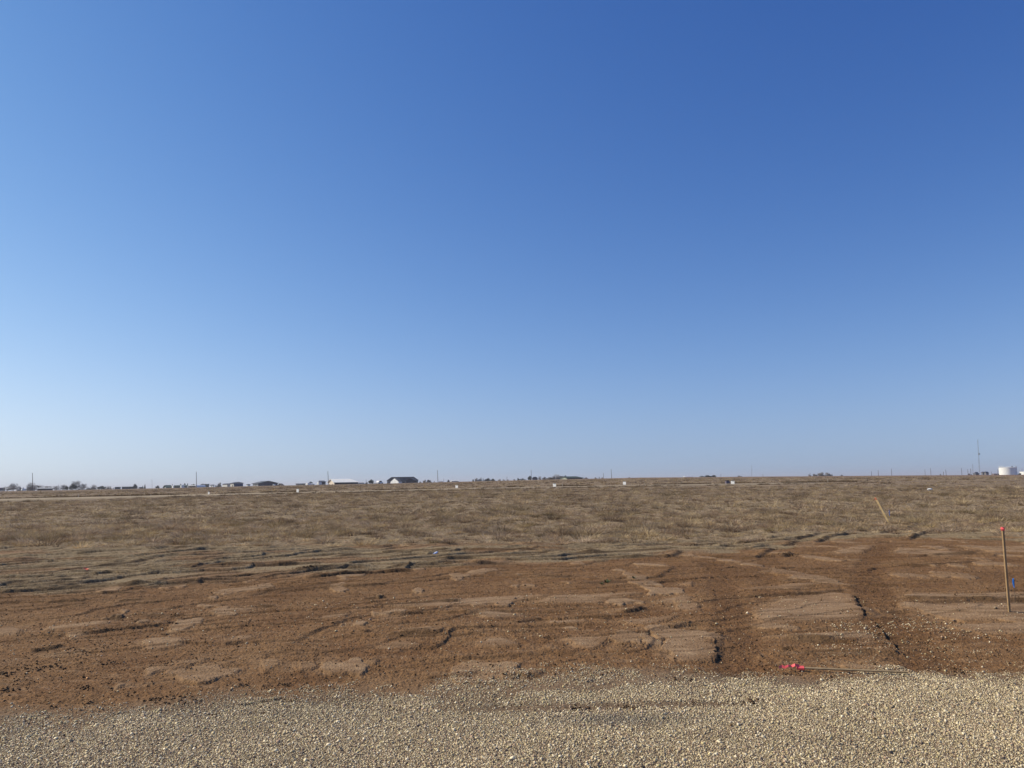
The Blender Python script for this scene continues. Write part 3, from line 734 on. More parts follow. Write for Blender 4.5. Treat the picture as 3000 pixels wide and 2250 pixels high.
def stake_lying(p0, p1, label, tape, tape_pts):
    a = ground_point(*p0); b = ground_point(*p1)
    za = gz(a[0], a[1]); zb = gz(b[0], b[1]); zm = float(np.max(ground_z(np.linspace(a[0], b[0], 12), np.linspace(a[1], b[1], 12)) - np.linspace(za, zb, 12)))
    e = empty('survey_stake', (a[0], a[1], za)); tag(e, label, 'survey stake', 'wooden survey stakes')
    A = Vector((0, 0, zm + .024)); B = Vector((b[0] - a[0], b[1] - a[1], zb - za + zm + .02))
    m = MB(); m.beam(A, B, .024, .012, (0, 1, .35)); m.build('lath', M_lathd, e)
    ribbon(tape, e, [((x, y, A[2] + z), wd) for x, y, z, wd in tape_pts], .036)
    m = MB(); d = (B - A).normalized(); m.beam(A + d * .0, A + d * .07, .044, .02, (0, 1, .35)); m.build('tape_wrap', tape, e)
stake_lying((2335, 1970), (2660, 1978), 'survey stake lying flat at the edge of the gravel with crumpled pink tape', M_pink,
    [(.03, 0, .015, (.1, .5, .7)), (-.02, -.01, .03, (.2, .6, .6)), (-.05, 0, .015, (-.1, .8, .4)), (-.09, -.02, .025, (.3, .6, .5)), (-.13, -.03, .012, (.1, .6, .6)), (-.16, -.02, .022, (.4, .5, .6)), (-.19, -.04, .012, (0, .5, .7))])
stake_lying((252, 1681), (400, 1686), 'grey survey stake lying in the trampled grass with coral painted end', M_coral,
    [(.02, 0, .01, (.0, .3, .9)), (-.03, 0, .02, (.0, .4, .9)), (-.06, 0, .03, (.1, .3, .9))])

def pin_flag(px, py_top, py_flag, py_base, label, bendx=0.0):
    b = ground_point(px, py_base); z0 = gz(b[0], b[1]); e = empty('pin_flag', (b[0], b[1], z0)); tag(e, label, 'pin flag', 'blue pin flags')
    t = at_depth(px, py_top, b[1]); H = t[2] - z0; f = at_depth(px, py_flag, b[1])[2] - z0
    m = MB(); m.tube((0, 0, -.05), (bendx * .4, 0, H * .6), .0018, .0018, 6); m.tube((bendx * .4, 0, H * .6), (bendx, 0, H), .0018, .0018, 6); m.build('wire', M_wire, e)
    # limp folded flag hanging from the wire
    m = MB(); n = 6; hh = H - f
    for i in range(n + 1):
        q = i / n; z = H - hh * q; w1 = .018 * math.sin(math.pi * min(1, q * .9 + .12)) + .004
        m.v += [(bendx - w1, -.004, z), (bendx - w1 * .3, -.016, z - .004), (bendx + .002, .004, z), (bendx + w1 * .35, -.012, z), (bendx + .0, .008, z)]
    for i in range(n):
        for j in range(4): a = i * 5 + j; m.f.append((a, a + 1, a + 6, a + 5))
    for i in range(n): m.f.append((i * 5, i * 5 + 5, i * 5 + 9, i * 5 + 4))
    m.build('flag', M_blue, e)
pin_flag(2975, 1694, 1721, 1766, 'blue pin flag on thin wire just right of the upright survey stake')
pin_flag(2606, 1494, 1512, 1524, 'blue pin flag in the dry grass right of the leaning survey stake', .02)
def fallen_flag():
    g = ground_point(1276, 1629); e = empty('pin_flag', (g[0], g[1], gz(g[0], g[1]) + .03)); tag(e, 'fallen blue and white pin flag lying flat at the torn sod edge', 'pin flag', 'blue pin flags')
    m = MB(); m.tube((-.05, -.02, 0), (.55, .10, .0), .002, .002, 6); m.build('wire', M_wire, e)
    m = MB(); m.poly([(-.07, -.05, 0), (.02, -.06, .01), (.07, .05, .05), (-.02, .06, .04), (-.07, -.05, .004), (.02, -.06, .014), (.07, .05, .054), (-.02, .06, .044)], [(0, 3, 2, 1), (4, 5, 6, 7), (0, 1, 5, 4), (1, 2, 6, 5), (2, 3, 7, 6), (3, 0, 4, 7)]); m.build('flag', M_blue, e)
    m = MB(); m.poly([(-.055, -.045, .010), (-.02, -.05, .014), (.045, .05, .056), (.01, .055, .052), (-.055, -.045, .014), (-.02, -.05, .018), (.045, .05, .060), (.01, .055, .056)], [(0, 3, 2, 1), (4, 5, 6, 7), (0, 1, 5, 4), (1, 2, 6, 5), (2, 3, 7, 6), (3, 0, 4, 7)]); m.build('white_stripe', M_white, e)
M_white = material('white_paint', (.80, .80, .78), .5, .04, 2)
fallen_flag()

def white_rock():
    g = ground_point(2725, 1437); m = MB(); knot(m, (0, 0, 0), .30, 9); o = m.build('white_rock', M_white)
    o.scale = (1.1, .8, .6); o.location = (g[0], g[1], gz(g[0], g[1]) + .15); tag(o, 'small white rock lying alone in the dry grass on the right', 'rock')
white_rock()

# ------------------------------------------------------------------ lot signs and thin markers by the road
M_signdark = material('sign_ink', (.05, .055, .06), .6, .1, 4)
def lot_sign(px, y0, y1, label, Y, wpx=9.0, bar=True):
    c = at_depth(px, (y0 + y1) / 2, Y); zt = at_depth(px, y0, Y)[2]; zb = at_depth(px, y1, Y)[2]; g = gz(c[0], Y)
    W = wpx / FPX * Y; e = empty('lot_sign', (c[0], Y, g)); tag(e, label, 'lot sign', 'white lot signs along the far road')
    e.rotation_euler = (0, 0, -.75); W *= .9 / math.cos(.75)
    m = MB(); m.box(-W / 2, W / 2, -.012, .012, zb - g, zt - g - .05); m.build('panel', M_white, e)
    m = MB(); m.box(-W / 2, W / 2, -.014, .014, zt - g - .047, zt - g + .02); m.build('header', M_signdark, e)
    if bar:
        m = MB(); m.box(-W * .05, W * .38, -.018, -.0125, zt - g - .15, zt - g - .085); m.build('lettering', M_signdark, e)
    for s in (-1, 1):
        m = MB(); m.tube((s * W * .38, 0, -.1), (s * W * .38, 0, zb - g + .004), .018, .018, 6); m.build('leg', M_wire, e)
def sign_depth(px, off):                          # just in front of or behind the road
    u = (px - 1500) / FPX; return 135.0 / (1 - .25 * u) + off
lot_sign(611.5, 1440, 1449, 'leftmost white lot sign beside the far road, below a shed', sign_depth(611, 4.2), 8.0)
lot_sign(872, 1432, 1443, 'white lot sign below the low tan shed, second from the left', sign_depth(872, -4.2), 9.5, False)
lot_sign(1338, 1420.5, 1430, 'white lot sign below the low white barn roof, third from the left', sign_depth(1338, 4.2), 8.5)
lot_sign(1624.5, 1416, 1426, 'white lot sign just left of the pale green roofed house', sign_depth(1624, -4.2), 9.3)
lot_sign(1829.5, 1410.5, 1420, 'white lot sign standing alone right of the tallest middle pole', sign_depth(1829, 4.2), 8.5, False)
lot_sign(2146.5, 1408, 1418, 'rightmost white lot sign beside the grey utility box', sign_depth(2146, -4.2), 9.0)

M_ubox = material('box_grey', (.16, .13, .16), .6, .1, 3); M_dark = material('dark_trim', (.03, .03, .04), .6, .15, 3)
def utility_box():
    Y = sign_depth(2131, 5.5); c = at_depth(2131, 1412, Y); g = gz(c[0], Y); e = empty('utility_box', (c[0], Y, g), .3)
    tag(e, 'low grey utility box with dark lid beside the rightmost lot sign', 'utility box')
    w_ = 12 / FPX * Y; h_ = .50
    m = MB(); m.poly([(-w_/2, -.25, 0), (w_/2, -.25, 0), (w_/2, .25, 0), (-w_/2, .25, 0), (-w_*.46, -.2, h_), (w_*.46, -.2, h_), (w_*.46, .22, h_), (-w_*.46, .22, h_)], [(0,3,2,1),(4,5,6,7),(0,1,5,4),(1,2,6,5),(2,3,7,6),(3,0,4,7)]); m.build('cabinet', M_ubox, e)
    m = MB(); m.box(-w_ * .48, w_ * .3, -.24, .24, h_ + .002, h_ + .16); m.build('lid', M_dark, e)
utility_box()

def marker(px, yt, yb, label, mat, Y, wd=.05):
    t = at_depth(px, yt, Y); x = t[0]; g = gz(x, Y)
    m = MB(); m.beam((0, 0, -.1), (-.02, 0, t[2] - g), wd, .03, (1, .4, 0)); m.poly([(-.03, -.02, t[2] - g), (.0, -.02, t[2] - g), (-.02, 0, t[2] - g + .03)], [(0, 1, 2)])
    o = m.build('marker_stake', mat); o.location = (x, Y, g); tag(o, label, 'marker stake', 'thin marker stakes by the road')
M_pale = material('pale_stake', (.62, .52, .38), .8, .1, 5); M_dpost = material('dark_post', (.06, .045, .035), .9, .1, 5)
for px, yt, yb, lb, mt, off in [
    (230, 1448, 1461, 'pale marker stake behind the left end of the far road', M_pale, 4.4),
    (442.5, 1447, 1459, 'pale marker stake left of the leftmost lot sign', M_pale, 3.9),
    (1057, 1421, 1440, 'faint pale marker stake below the gap right of the white roofed barn', M_lathd, 4.4),
    (1648, 1417, 1427, 'pale marker stake just right of the fourth lot sign', M_pale, 4.4),
    (1889, 1415, 1422, 'pale marker stake right of the fifth lot sign', M_pale, 4.4),
    (2230, 1411.5, 1417, 'short pale marker stake right of the rightmost lot sign', M_pale, 4.4),
    (2425, 1403.5, 1417, 'pale marker stake where the far road ends, below the bare trees', M_pale, 4.4),
    (2387, 1398.5, 1405, 'small pale marker stake far behind the end of the road', M_pale, 60),
    (2541, 1402, 1413, 'dark marker post in the field left of three distant poles', M_dpost, 8)]:
    marker(px, yt, yb, lb, mt, sign_depth(px, off), .11 if mt is M_dpost else .09)

# ------------------------------------------------------------------ utility poles and masts
M_pole = material('pole_wood', (.16, .135, .125), .9, .15, 1); M_polef = material('far_pole', (.24, .24, .27), .9, .1, 1); M_steel = material('mast_steel', (.28, .29, .32), .6, .1, 1, metal=.3)
def pole(px, yt, pxb, yb, Y, r, label, mat=None, arm=True, name='utility_pole', cat='utility pole', grp='utility poles on the skyline'):
    t = at_depth(px, yt, Y); b = at_depth(pxb, yb, Y); s = (t[0] - b[0]) / max(t[2] - b[2], .1)
    g = gz(b[0], Y); bx = b[0] - s * (b[2] - g); e = empty(name, (bx, Y, g)); tag(e, label, cat, grp)
    mat = mat or M_pole; top = Vector((t[0] - bx, 0, t[2] - g)); m = MB(); m.tube((0, 0, -.3), top, r, r * .7, 8); m.build('shaft', mat, e)
    if arm:
        d = top.normalized(); a = top - d * .5
        dv = Vector((bx, Y, 0)).normalized(); m = MB(); m.beam(a - dv * 1.1, a + dv * 1.1, .14, .14, (0, 0, 1)); m.build('crossarm', mat, e)
        for q in (-1.0, 1.0):
            p_ = a + dv * q; m = MB(); m.tube((p_.x, p_.y, a.z + .072), (p_.x, p_.y, a.z + .25), .06, .04, 6); m.build('insulator', mat, e)
    return e
PO = [ (95, 1385.5, 96, 1438, 400, .17, 'tall utility pole rising from the leafless trees at far left'),
 (575, 1382, 575.5, 1420, 470, .20, 'utility pole rising behind the white roofed carport'),
 (960.5, 1380.5, 962, 1410, 486, .19, 'utility pole in front of the gable of the white roofed barn'),
 (1281.5, 1377.5, 1283, 1411, 480, .18, 'lone utility pole right of the dark roofed house'),
 (1555.8, 1376, 1557, 1404, 560, .17, 'utility pole beside the round dark tree in the middle'),
 (1768, 1386, 1768, 1402, 600, .17, 'shorter of the two poles right of the pale green roofed house'),
 (1790.5, 1375, 1792, 1402, 520, .18, 'taller of the two poles right of the pale green roofed house') ]
for a in PO: pole(*a)
PF = [ (1485, 1396, 1485, 1408, 900, .25, 'faint distant pole between the dark tree clumps'),
 (1300, 1402, 1300, 1412, 900, .22, 'faint short pole right of the lone utility pole'),
 (172, 1419.5, 172.5, 1435, 700, .22, 'faint distant pole between two leafless trees at far left'),
 (1073, 1405, 1073, 1415, 700, .22, 'faint pole beside the leaning tree right of the white roofed barn'),
 (2112, 1388, 2112, 1395, 800, .22, 'tiny distant pole right of the low dark hedge'),
 (2235, 1388, 2235, 1394, 800, .22, 'tiny distant pole right of the thin distant mast'),
 (2373, 1385, 2373, 1395, 700, .22, 'distant pole rising from the leftmost leafless tree on the right skyline'),
 (2552.5, 1380, 2553.5, 1393.5, 640, .24, 'leftmost and shortest of three poles in a row on the right skyline'),
 (2572.5, 1377, 2573.5, 1393.5, 620, .26, 'middle one of three poles in a row on the right skyline'),
 (2611.5, 1373, 2612.5, 1393.5, 600, .24, 'tallest of three poles in a row on the right skyline'),
 (2709.5, 1375, 2710.5, 1392, 700, .22, 'faint pole just left of the taller pole, left of the tall mast'),
 (2726, 1371.5, 2727.5, 1392, 600, .22, 'dark pole with a faint pole close on its left'),
 (2764, 1381.5, 2764, 1392, 600, .26, 'short thick pole beside a taller one, left of the tall mast'),
 (2770.5, 1375.5, 2772, 1392, 600, .24, 'taller pole right next to a short thick pole'),
 (2816.5, 1371.5, 2818, 1392, 600, .24, 'first pole left of the tight cluster beside the tall mast'),
 (2835, 1374, 2836, 1392, 640, .24, 'left pole of the tight pair beside the tall mast'),
 (2843.5, 1373, 2844.5, 1392, 620, .26, 'right pole of the tight pair beside the tall mast'),
 (2904, 1382, 2904, 1392, 640, .2, 'short pole right of the dark sheds'),
 (2923, 1374.5, 2923, 1392, 640, .22, 'pole just left of the big white tank'),
 (2994, 1373, 2994, 1392, 640, .2, 'pole behind the small white tank at the right edge') ]
for a in PF: pole(*a, mat=M_polef)

def mast(px, yt, pxb, yb, Y, r, label, box=True):
    t = at_depth(px, yt, Y); b = at_depth(pxb, yb, Y); s = (t[0] - b[0]) / (t[2] - b[2]); g = gz(b[0], Y); bx = b[0] - s * (b[2] - g)
    e = empty('radio_mast', (bx, Y, g)); tag(e, label, 'radio mast', 'thin radio masts')
    H = t[2] - g; tx = t[0] - bx; m = MB()
    for k in range(3):
        a = 2.1 * k + .4; m.tube((math.cos(a) * r, math.sin(a) * r, 0), (tx + math.cos(a) * r * .7, math.sin(a) * r * .7, H), .06 * r / .3, .05 * r / .3, 5)
    n = int(H / 1.5)
    for i in range(n):
        f0, f1 = i / n, (i + 1) / n
        for k in range(3):
            a = 2.1 * k + .4; b_ = 2.1 * ((k + 1) % 3) + .4
            m.tube((tx * f0 + math.cos(a) * r, math.sin(a) * r, H * f0), (tx * f1 + math.cos(b_) * r, math.sin(b_) * r, H * f1), .04, .04, 4)
    m.build('lattice', M_steel, e)
    if box:
        f = .61; m = MB(); m.box(tx * f + .1, tx * f + 1.2, -.5, .5, H * f - .6, H * f + .7); m.build('antenna', M_steel, e)
mast(2864.5, 1288, 2870.5, 1390, 800, .42, 'tallest mast, a thin lattice tower left of the big white tank')
mast(2850, 1360, 2850.5, 1392, 800, .3, 'short thin mast just left of the tallest mast', False)
mast(2202.5, 1363, 2202.5, 1395, 1200, .35, 'faint thin mast alone right of the low dark hedge', False)
mast(445, 1404, 445.5, 1431, 1100, .35, 'faint thin mast left of the dark green gabled house', False)

# ------------------------------------------------------------------ water tanks
M_tank = material('tank_white', (.80, .80, .77), .55, .04, .5)
def tank(xl, xr, yt, Y, label, rail=True):
    c = at_depth((xl + xr) / 2, yt, Y); R_ = (xr - xl) / 2 / FPX * Y; g = gz(c[0], Y); H = c[2] - g; e = empty('water_tank', (c[0], Y, g)); tag(e, label, 'water tank', 'white water tanks')
    m = MB(); n = 48; k0 = 0
    for z in (-.3, 0, H):
        for i in range(n): m.v.append((math.cos(6.2832 * i / n) * R_, math.sin(6.2832 * i / n) * R_, z))
    for j in range(2):
        for i in range(n): m.f.append((j * n + i, j * n + (i + 1) % n, (j + 1) * n + (i + 1) % n, (j + 1) * n + i))
    m.build('shell', M_tank, e, True)
    m = MB()
    for i in range(n): m.v.append((math.cos(6.2832 * i / n) * R_ * 1.02, math.sin(6.2832 * i / n) * R_ * 1.02, H + .003))
    m.v.append((0, 0, H + R_ * .09))
    for i in range(n): m.f.append((i, (i + 1) % n, n))
    m.f.append(tuple(range(n))[::-1]); m.build('roof', M_tank, e)
    if rail:
        m = MB(); pts = []
        for i in range(7):
            a = math.radians(165 + i * 8); p = (math.cos(a) * R_ * .99, math.sin(a) * R_ * .99); pts.append(p)
            m.tube((p[0], p[1], H), (p[0], p[1], H + 1.1), .07, .07, 5)
        for a, b in zip(pts[:-1], pts[1:]): m.tube((a[0], a[1], H + 1.1), (b[0], b[1], H + 1.1), .07, .07, 5)
        m.build('railing', M_tank, e)
        m = MB(); m.tube((R_ * .2, -R_ * .6, H + .1), (R_ * .2, -R_ * .6, H + 1.0), .35, .3, 8); m.build('vent', M_dark, e)
        m = MB(); a = math.radians(-8); m.box(R_ * math.cos(a) - .25, R_ * math.cos(a) + .12, R_ * math.sin(a) - .3, R_ * math.sin(a) + .3, 0, H + 1.0); m.build('ladder_cage', M_steel, e)
tank(2929.5, 2974.5, 1369.5, 600, 'big white cylindrical water tank on the right skyline')
tank(2991, 3034, 1381.5, 640, 'smaller white tank cut off by the right edge of the photo', False)

# ------------------------------------------------------------------ buildings
MATS = {}
def bm_(c, rough=.8, var=.08):
    k = (c, rough)
    if k not in MATS: MATS[k] = material('siding', c, rough, var, .6)
    return MATS[k]
M_glass = material('window_glass', (.03, .035, .045), .2, .1, 1, spec=.6)
def building(label, Y, xl, xs, xr, ye, yr, a=30, wall=(.3,.3,.3), roof=(.1,.1,.1), ridge='R', D=8.0, hip=0.0, hipn=0.0, over=.45, name='house', cat='house', open_=(), grp=None, broof=.6):
    """xs is the near corner between the left and the right face; ridge runs along the R or the L face"""
    ar = math.radians(a); c = at_depth(xs, ye, Y); g = gz(c[0], Y)
    LL = (xs - xl) / FPX * Y / math.sin(ar) if xs > xl + .5 else D
    RL = (xr - xs) / FPX * Y / math.cos(ar) if xr > xs + .5 else D
    he = c[2] - g; hr = at_depth(xs, yr, Y)[2] - g; Wd0 = LL if ridge == 'R' else RL; over = min(over, .14 * Wd0); sl0 = (hr - he) / (Wd0 / 2 + over); he = he + over * sl0
    e = empty(name, (c[0], Y, g), ar if True else 0); tag(e, label, cat, grp)
    # local frame: x along the right face, y along the left face
    def P(x, y, z): return (x, y, z)
    if ridge == 'R':
        Lr, Wd = RL, LL; T = lambda s, t, z: (s, t, z)
    else:
        Lr, Wd = LL, RL; T = lambda s, t, z: (t, s, z)
    m = MB(); zb = -.6
    # walls with gables at s=0 and s=Lr
    q0 = hipn * Lr; q1 = Lr - hip * Lr
    gab0 = hipn == 0; gab1 = hip == 0
    def wallface(pts): k = len(m.v); m.v.extend(T(*p) for p in pts); m.f.append(tuple(range(k, k + len(pts))))
    wallface([(0, 0, zb), (Lr, 0, zb), (Lr, 0, he), (0, 0, he)]); wallface([(0, Wd, zb), (Lr, Wd, zb), (Lr, Wd, he), (0, Wd, he)])
    wallface([(0, 0, zb), (0, Wd, zb), (0, Wd, he)] + ([(0, Wd / 2, hr - .03)] if gab0 else []) + [(0, 0, he)])
    wallface([(Lr, 0, zb), (Lr, Wd, zb), (Lr, Wd, he)] + ([(Lr, Wd / 2, hr - .03)] if gab1 else []) + [(Lr, 0, he)])
    m.build('wall', bm_(wall), e)
    # roof with thickness and overhang
    sl = (hr - he) / (Wd / 2); ov = over; th = .18; m = MB()
    s0 = -ov; s1 = Lr + ov; zlo = he - ov * sl
    up = [(s0, -ov, zlo), (s1, -ov, zlo), (s1, Wd + ov, zlo), (s0, Wd + ov, zlo), (q0 if not gab0 else s0, Wd / 2, hr), (q1 if not gab1 else s1, Wd / 2, hr)]
    k = len(m.v); m.v += [T(x, y, z + th) for x, y, z in up] + [T(x, y, z + .004) for x, y, z in up]
    fs = [(0, 1, 5, 4), (2, 3, 4, 5)] + [(3, 0, 4)] * (not gab0) + [(1, 2, 5)] * (not gab1)
    m.f += fs + [tuple(i + 6 for i in f[::-1]) for f in fs]
    edge = [(0, 1), (2, 3)] + ([(1, 2)] if not gab1 else [(1, 5), (5, 2)]) + ([(3, 0)] if not gab0 else [(3, 4), (4, 0)])
    for i, j in edge: m.f.append((i, j, j + 6, i + 6))
    m.build('roof', bm_(roof, broof), e)
    for (face, u0, u1, z0, z1, nm, mc) in open_:
        m = MB()
        if face == 'R': m.box(u0 * RL, u1 * RL, -.06, .06, z0 * he, z1 * he)
        else: m.box(-.06, .06, u0 * LL, u1 * LL, z0 * he, z1 * he)
        m.build(nm, mc, e)
    return e
WH = (.78, .78, .75); DG = (.055, .06, .075); SL = (.09, .095, .12); TAN = (.62, .54, .44); BRN = (.10, .075, .06); GRN = (.045, .07, .055); PUR = (.06, .04, .05)
W_ = M_glass; MW = M_white; MD = M_dark
# left group
building('tiny dark roofed house cut off by the left edge', 600, -18, -16, 6, 1436, 1430, 25, TAN, DG, D=8)
building('small pale shed beside the leftmost leafless tree', 620, 6, 12, 13.5, 1434.5, 1433, 42, WH, WH, name='shed', cat='shed')
building('small pale shed half hidden behind the second leafless tree', 620, 41, 48.5, 50, 1434, 1432, 42, TAN, WH, name='shed', cat='shed')
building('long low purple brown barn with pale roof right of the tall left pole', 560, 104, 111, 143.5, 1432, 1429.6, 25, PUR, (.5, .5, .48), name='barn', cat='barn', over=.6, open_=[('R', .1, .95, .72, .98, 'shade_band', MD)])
building('small white box shed between the bare trees and the flat mesquite tree', 600, 281, 288.5, 290, 1429, 1427.5, 42, (.6, .58, .56), WH, name='shed', cat='shed')
building('low tan shed with pale sloping roof behind the flat topped tree', 620, 297, 306, 324, 1432.5, 1429.5, 25, BRN, (.62, .58, .54), name='shed', cat='shed')
building('small white shed right of the low tan shed', 640, 325, 332, 334, 1429, 1427.5, 25, WH, WH, name='shed', cat='shed')
building('short dark shed with flat roof left of a longer dark one', 600, 335, 336.5, 350.5, 1428, 1427, 20, (.07, .085, .10), (.05, .07, .075), name='shed', cat='shed')
building('longer dark shed with greenish flat roof on the left skyline', 600, 354.5, 357, 392, 1427.6, 1426.4, 20, (.09, .095, .12), (.045, .07, .065), name='shed', cat='shed')
building('tiny dark shed left of the narrow columnar tree', 600, 406, 408, 417, 1429, 1427.5, 20, (.03, .03, .05), (.03, .03, .04), name='shed', cat='shed')
building('tiny pale shed in front of the wedge shaped tree', 640, 399, 404.5, 406, 1429, 1428, 42, (.5, .48, .5), WH, name='shed', cat='shed')
building('dark green gabled house with a pale door', 560, 468, 489, 499, 1428.5, 1421.7, 42, GRN, GRN, ridge='R', D=10, open_=[('L', .35, .55, .2, .95, 'door', MW)])
building('white gabled shed at the left end of the long green building', 520, 500, 507, 509, 1425, 1422.5, 40, WH, WH, name='shed', cat='shed', over=.1)
building('long low grey green building between the white shed and the carport', 580, 508, 510, 547, 1424.5, 1422, 15, (.12, .145, .12), (.15, .18, .15), D=9, name='barn', cat='barn')
building('pair of dark low sheds right of the carport', 600, 586, 590, 608, 1422.5, 1418.8, 30, (.12, .11, .10), (.05, .055, .06), name='shed', cat='shed')
building('bright white little building left of the twin pale barns', 560, 611.5, 623, 626, 1421.7, 1420.4, 42, WH, (.06, .07, .08), name='shed', cat='shed', open_=[('L', .35, .6, .05, .8, 'door', MD)])
building('small white box right of the little white building', 560, 627, 632, 633, 1421.5, 1420.5, 40, WH, WH, name='shed', cat='shed')
building('lower pale barn joined to the left of the taller slate barn', 540, 643, 666, 675, 1418.7, 1416.8, 42, (.66, .62, .53), SL, ridge='L', name='barn', cat='barn', open_=[('L', .15, .35, .1, .7, 'door', MW), ('L', .6, .8, .1, .7, 'door', MW)])
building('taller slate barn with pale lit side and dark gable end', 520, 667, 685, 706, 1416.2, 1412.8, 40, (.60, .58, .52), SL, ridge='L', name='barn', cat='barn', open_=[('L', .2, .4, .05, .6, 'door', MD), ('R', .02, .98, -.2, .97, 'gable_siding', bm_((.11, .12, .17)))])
building('small dark house with bright white wall left of the grey gabled house', 560, 719, 726, 731.5, 1420.5, 1418.6, 40, (.70, .70, .68), (.06, .07, .06), ridge='L')
building('large dark grey gabled house with pale garage side', 510, 731, 757.5, 801, 1417, 1409.6, 42, (.085, .09, .115), (.10, .11, .12), ridge='L', over=.9, open_=[('L', .05, .92, -.1, .9, 'garage_siding', bm_((.66, .63, .56))), ('L', .38, .48, 0, .88, 'post', bm_((.12, .12, .13))), ('R', .08, .2, .1, .55, 'window', W_), ('R', .45, .55, .1, .6, 'window', W_), ('R', .78, .9, .1, .55, 'window', W_)])
building('small brown gabled shed right of the large grey house', 560, 810, 826, 829.5, 1422.5, 1417, 45, BRN, (.09, .07, .06), ridge='R', name='shed', cat='shed')
building('low shed with dark flat roof and tan wall, above a lot sign', 560, 864, 872, 891, 1418.2, 1417.2, 35, (.62, .55, .42), DG, name='shed', cat='shed', over=.9, open_=[('L', .02, .98, 0, .98, 'side_siding', bm_((.11, .10, .12)))])
building('tan shed under the small spreading tree left of the barn', 560, 908, 911, 920, 1418.6, 1417, 30, (.60, .56, .50), WH, name='shed', cat='shed')
building('small dark roofed annex behind the left side of the white roofed barn', 540, 932, 938, 952, 1412.5, 1408.6, 30, (.10, .10, .11), (.13, .14, .16), name='shed', cat='shed', hip=.2, over=.6)
building('big barn with bright white metal roof and tan gable end', 500, 947, 979.5, 1042, 1414, 1403.5, 27, (.66, .57, .46), (.88, .86, .78), ridge='R', hip=.22, over=.8, name='barn', cat='barn', broof=.45,
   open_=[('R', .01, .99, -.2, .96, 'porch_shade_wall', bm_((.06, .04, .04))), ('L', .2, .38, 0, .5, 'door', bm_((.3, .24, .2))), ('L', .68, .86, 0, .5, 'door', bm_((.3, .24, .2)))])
building('long low white roof just right of the big white roofed barn', 620, 1044, 1046, 1066, 1414.4, 1412.8, 15, (.5, .5, .5), WH, name='shed', cat='shed')
# dark roofed house with a bright white wing
building('long dark hip roofed house with bright white wing on the left', 505, 1133, 1134, 1223, 1408.6, 1398.6, 6, (.22, .215, .215), (.07, .07, .075), D=11, hip=.14, hipn=.14, over=.9,
   open_=[('R', .50, .56, .1, .6, 'window', W_), ('R', .68, .76, .0, .7, 'porch', W_), ('R', .87, .93, .1, .55, 'window', W_), ('R', .36, .4, .1, .6, 'window', W_)])
hw = bpy.data.objects.get('house.005') or None
building('bright white gabled garage wing in front of the dark roofed house', 494, 1139, 1167.5, 1176, 1411, 1400.5, 42, (.82, .82, .80), (.09, .09, .095), ridge='R', over=.12, name='garage', cat='garage')
building('small dark front gable porch on the dark roofed house', 497, 1190, 1214, 1219, 1408.4, 1401.2, 78, (.04, .035, .05), (.06, .06, .07), ridge='R', over=.5, name='porch_gable', cat='porch')
building('low white barn roof right of the lone utility pole', 640, 1320, 1323, 1343, 1409.3, 1407.2, 18, (.62, .62, .6), WH, name='barn', cat='barn')
building('low pale fence like shed right of the round grey tree', 640, 1285, 1286, 1298, 1411.5, 1410.8, 12, (.4, .38, .38), (.4, .38, .38), name='shed', cat='shed')
building('dark flat topped house right of the round dark tree', 640, 1559, 1561, 1575, 1401.5, 1397.6, 20, (.10, .10, .13), (.035, .035, .04), hip=.25, hipn=.25)
building('pale gabled house with long dark green roof among thick trees', 540, 1642, 1661.5, 1711, 1401, 1396.2, 40, (.52, .55, .40), (.055, .075, .05), ridge='R', hip=.2, over=.7, open_=[('R', .0, .98, -.2, .95, 'brick_wall', bm_((.17, .11, .10))), ('R', .08, .3, .1, .8, 'window', W_), ('R', .4, .46, .1, .8, 'window', W_), ('R', .75, .98, .1, .8, 'window', W_)])
building('low bright white barn roof left of the low dark hedge', 620, 2003, 2004, 2032, 1397.8, 1394.6, 10, WH, (.82, .82, .82), D=10, hip=.2, hipn=.2, name='barn', cat='barn', over=.7)
building('dark curved roofed shed right behind the foot of the tallest mast', 600, 2855, 2858, 2872, 1388.5, 1383.5, 25, (.20, .19, .19), (.11, .115, .135), hip=.1, hipn=.3, name='shed', cat='shed', open_=[('R', .0, .16, 0, .6, 'door', MW)])
building('dark flat shed between the tallest mast and the white tank', 600, 2877, 2879, 2887, 1385, 1382.6, 25, (.21, .20, .20), (.12, .12, .14), name='shed', cat='shed')
building('second dark flat shed nearer the white tank', 590, 2886.5, 2889, 2899.5, 1386.5, 1382.3, 25, (.20, .19, .19), (.10, .10, .12), name='shed', cat='shed', open_=[('R', .1, .35, 0, .7, 'door', bm_((.5, .5, .52)))])
building('low brown shed in front of the left foot of the white tank', 680, 2910, 2912, 2930, 1389.5, 1387.8, 15, (.25, .2, .19), (.26, .21, .2), name='shed', cat='shed')

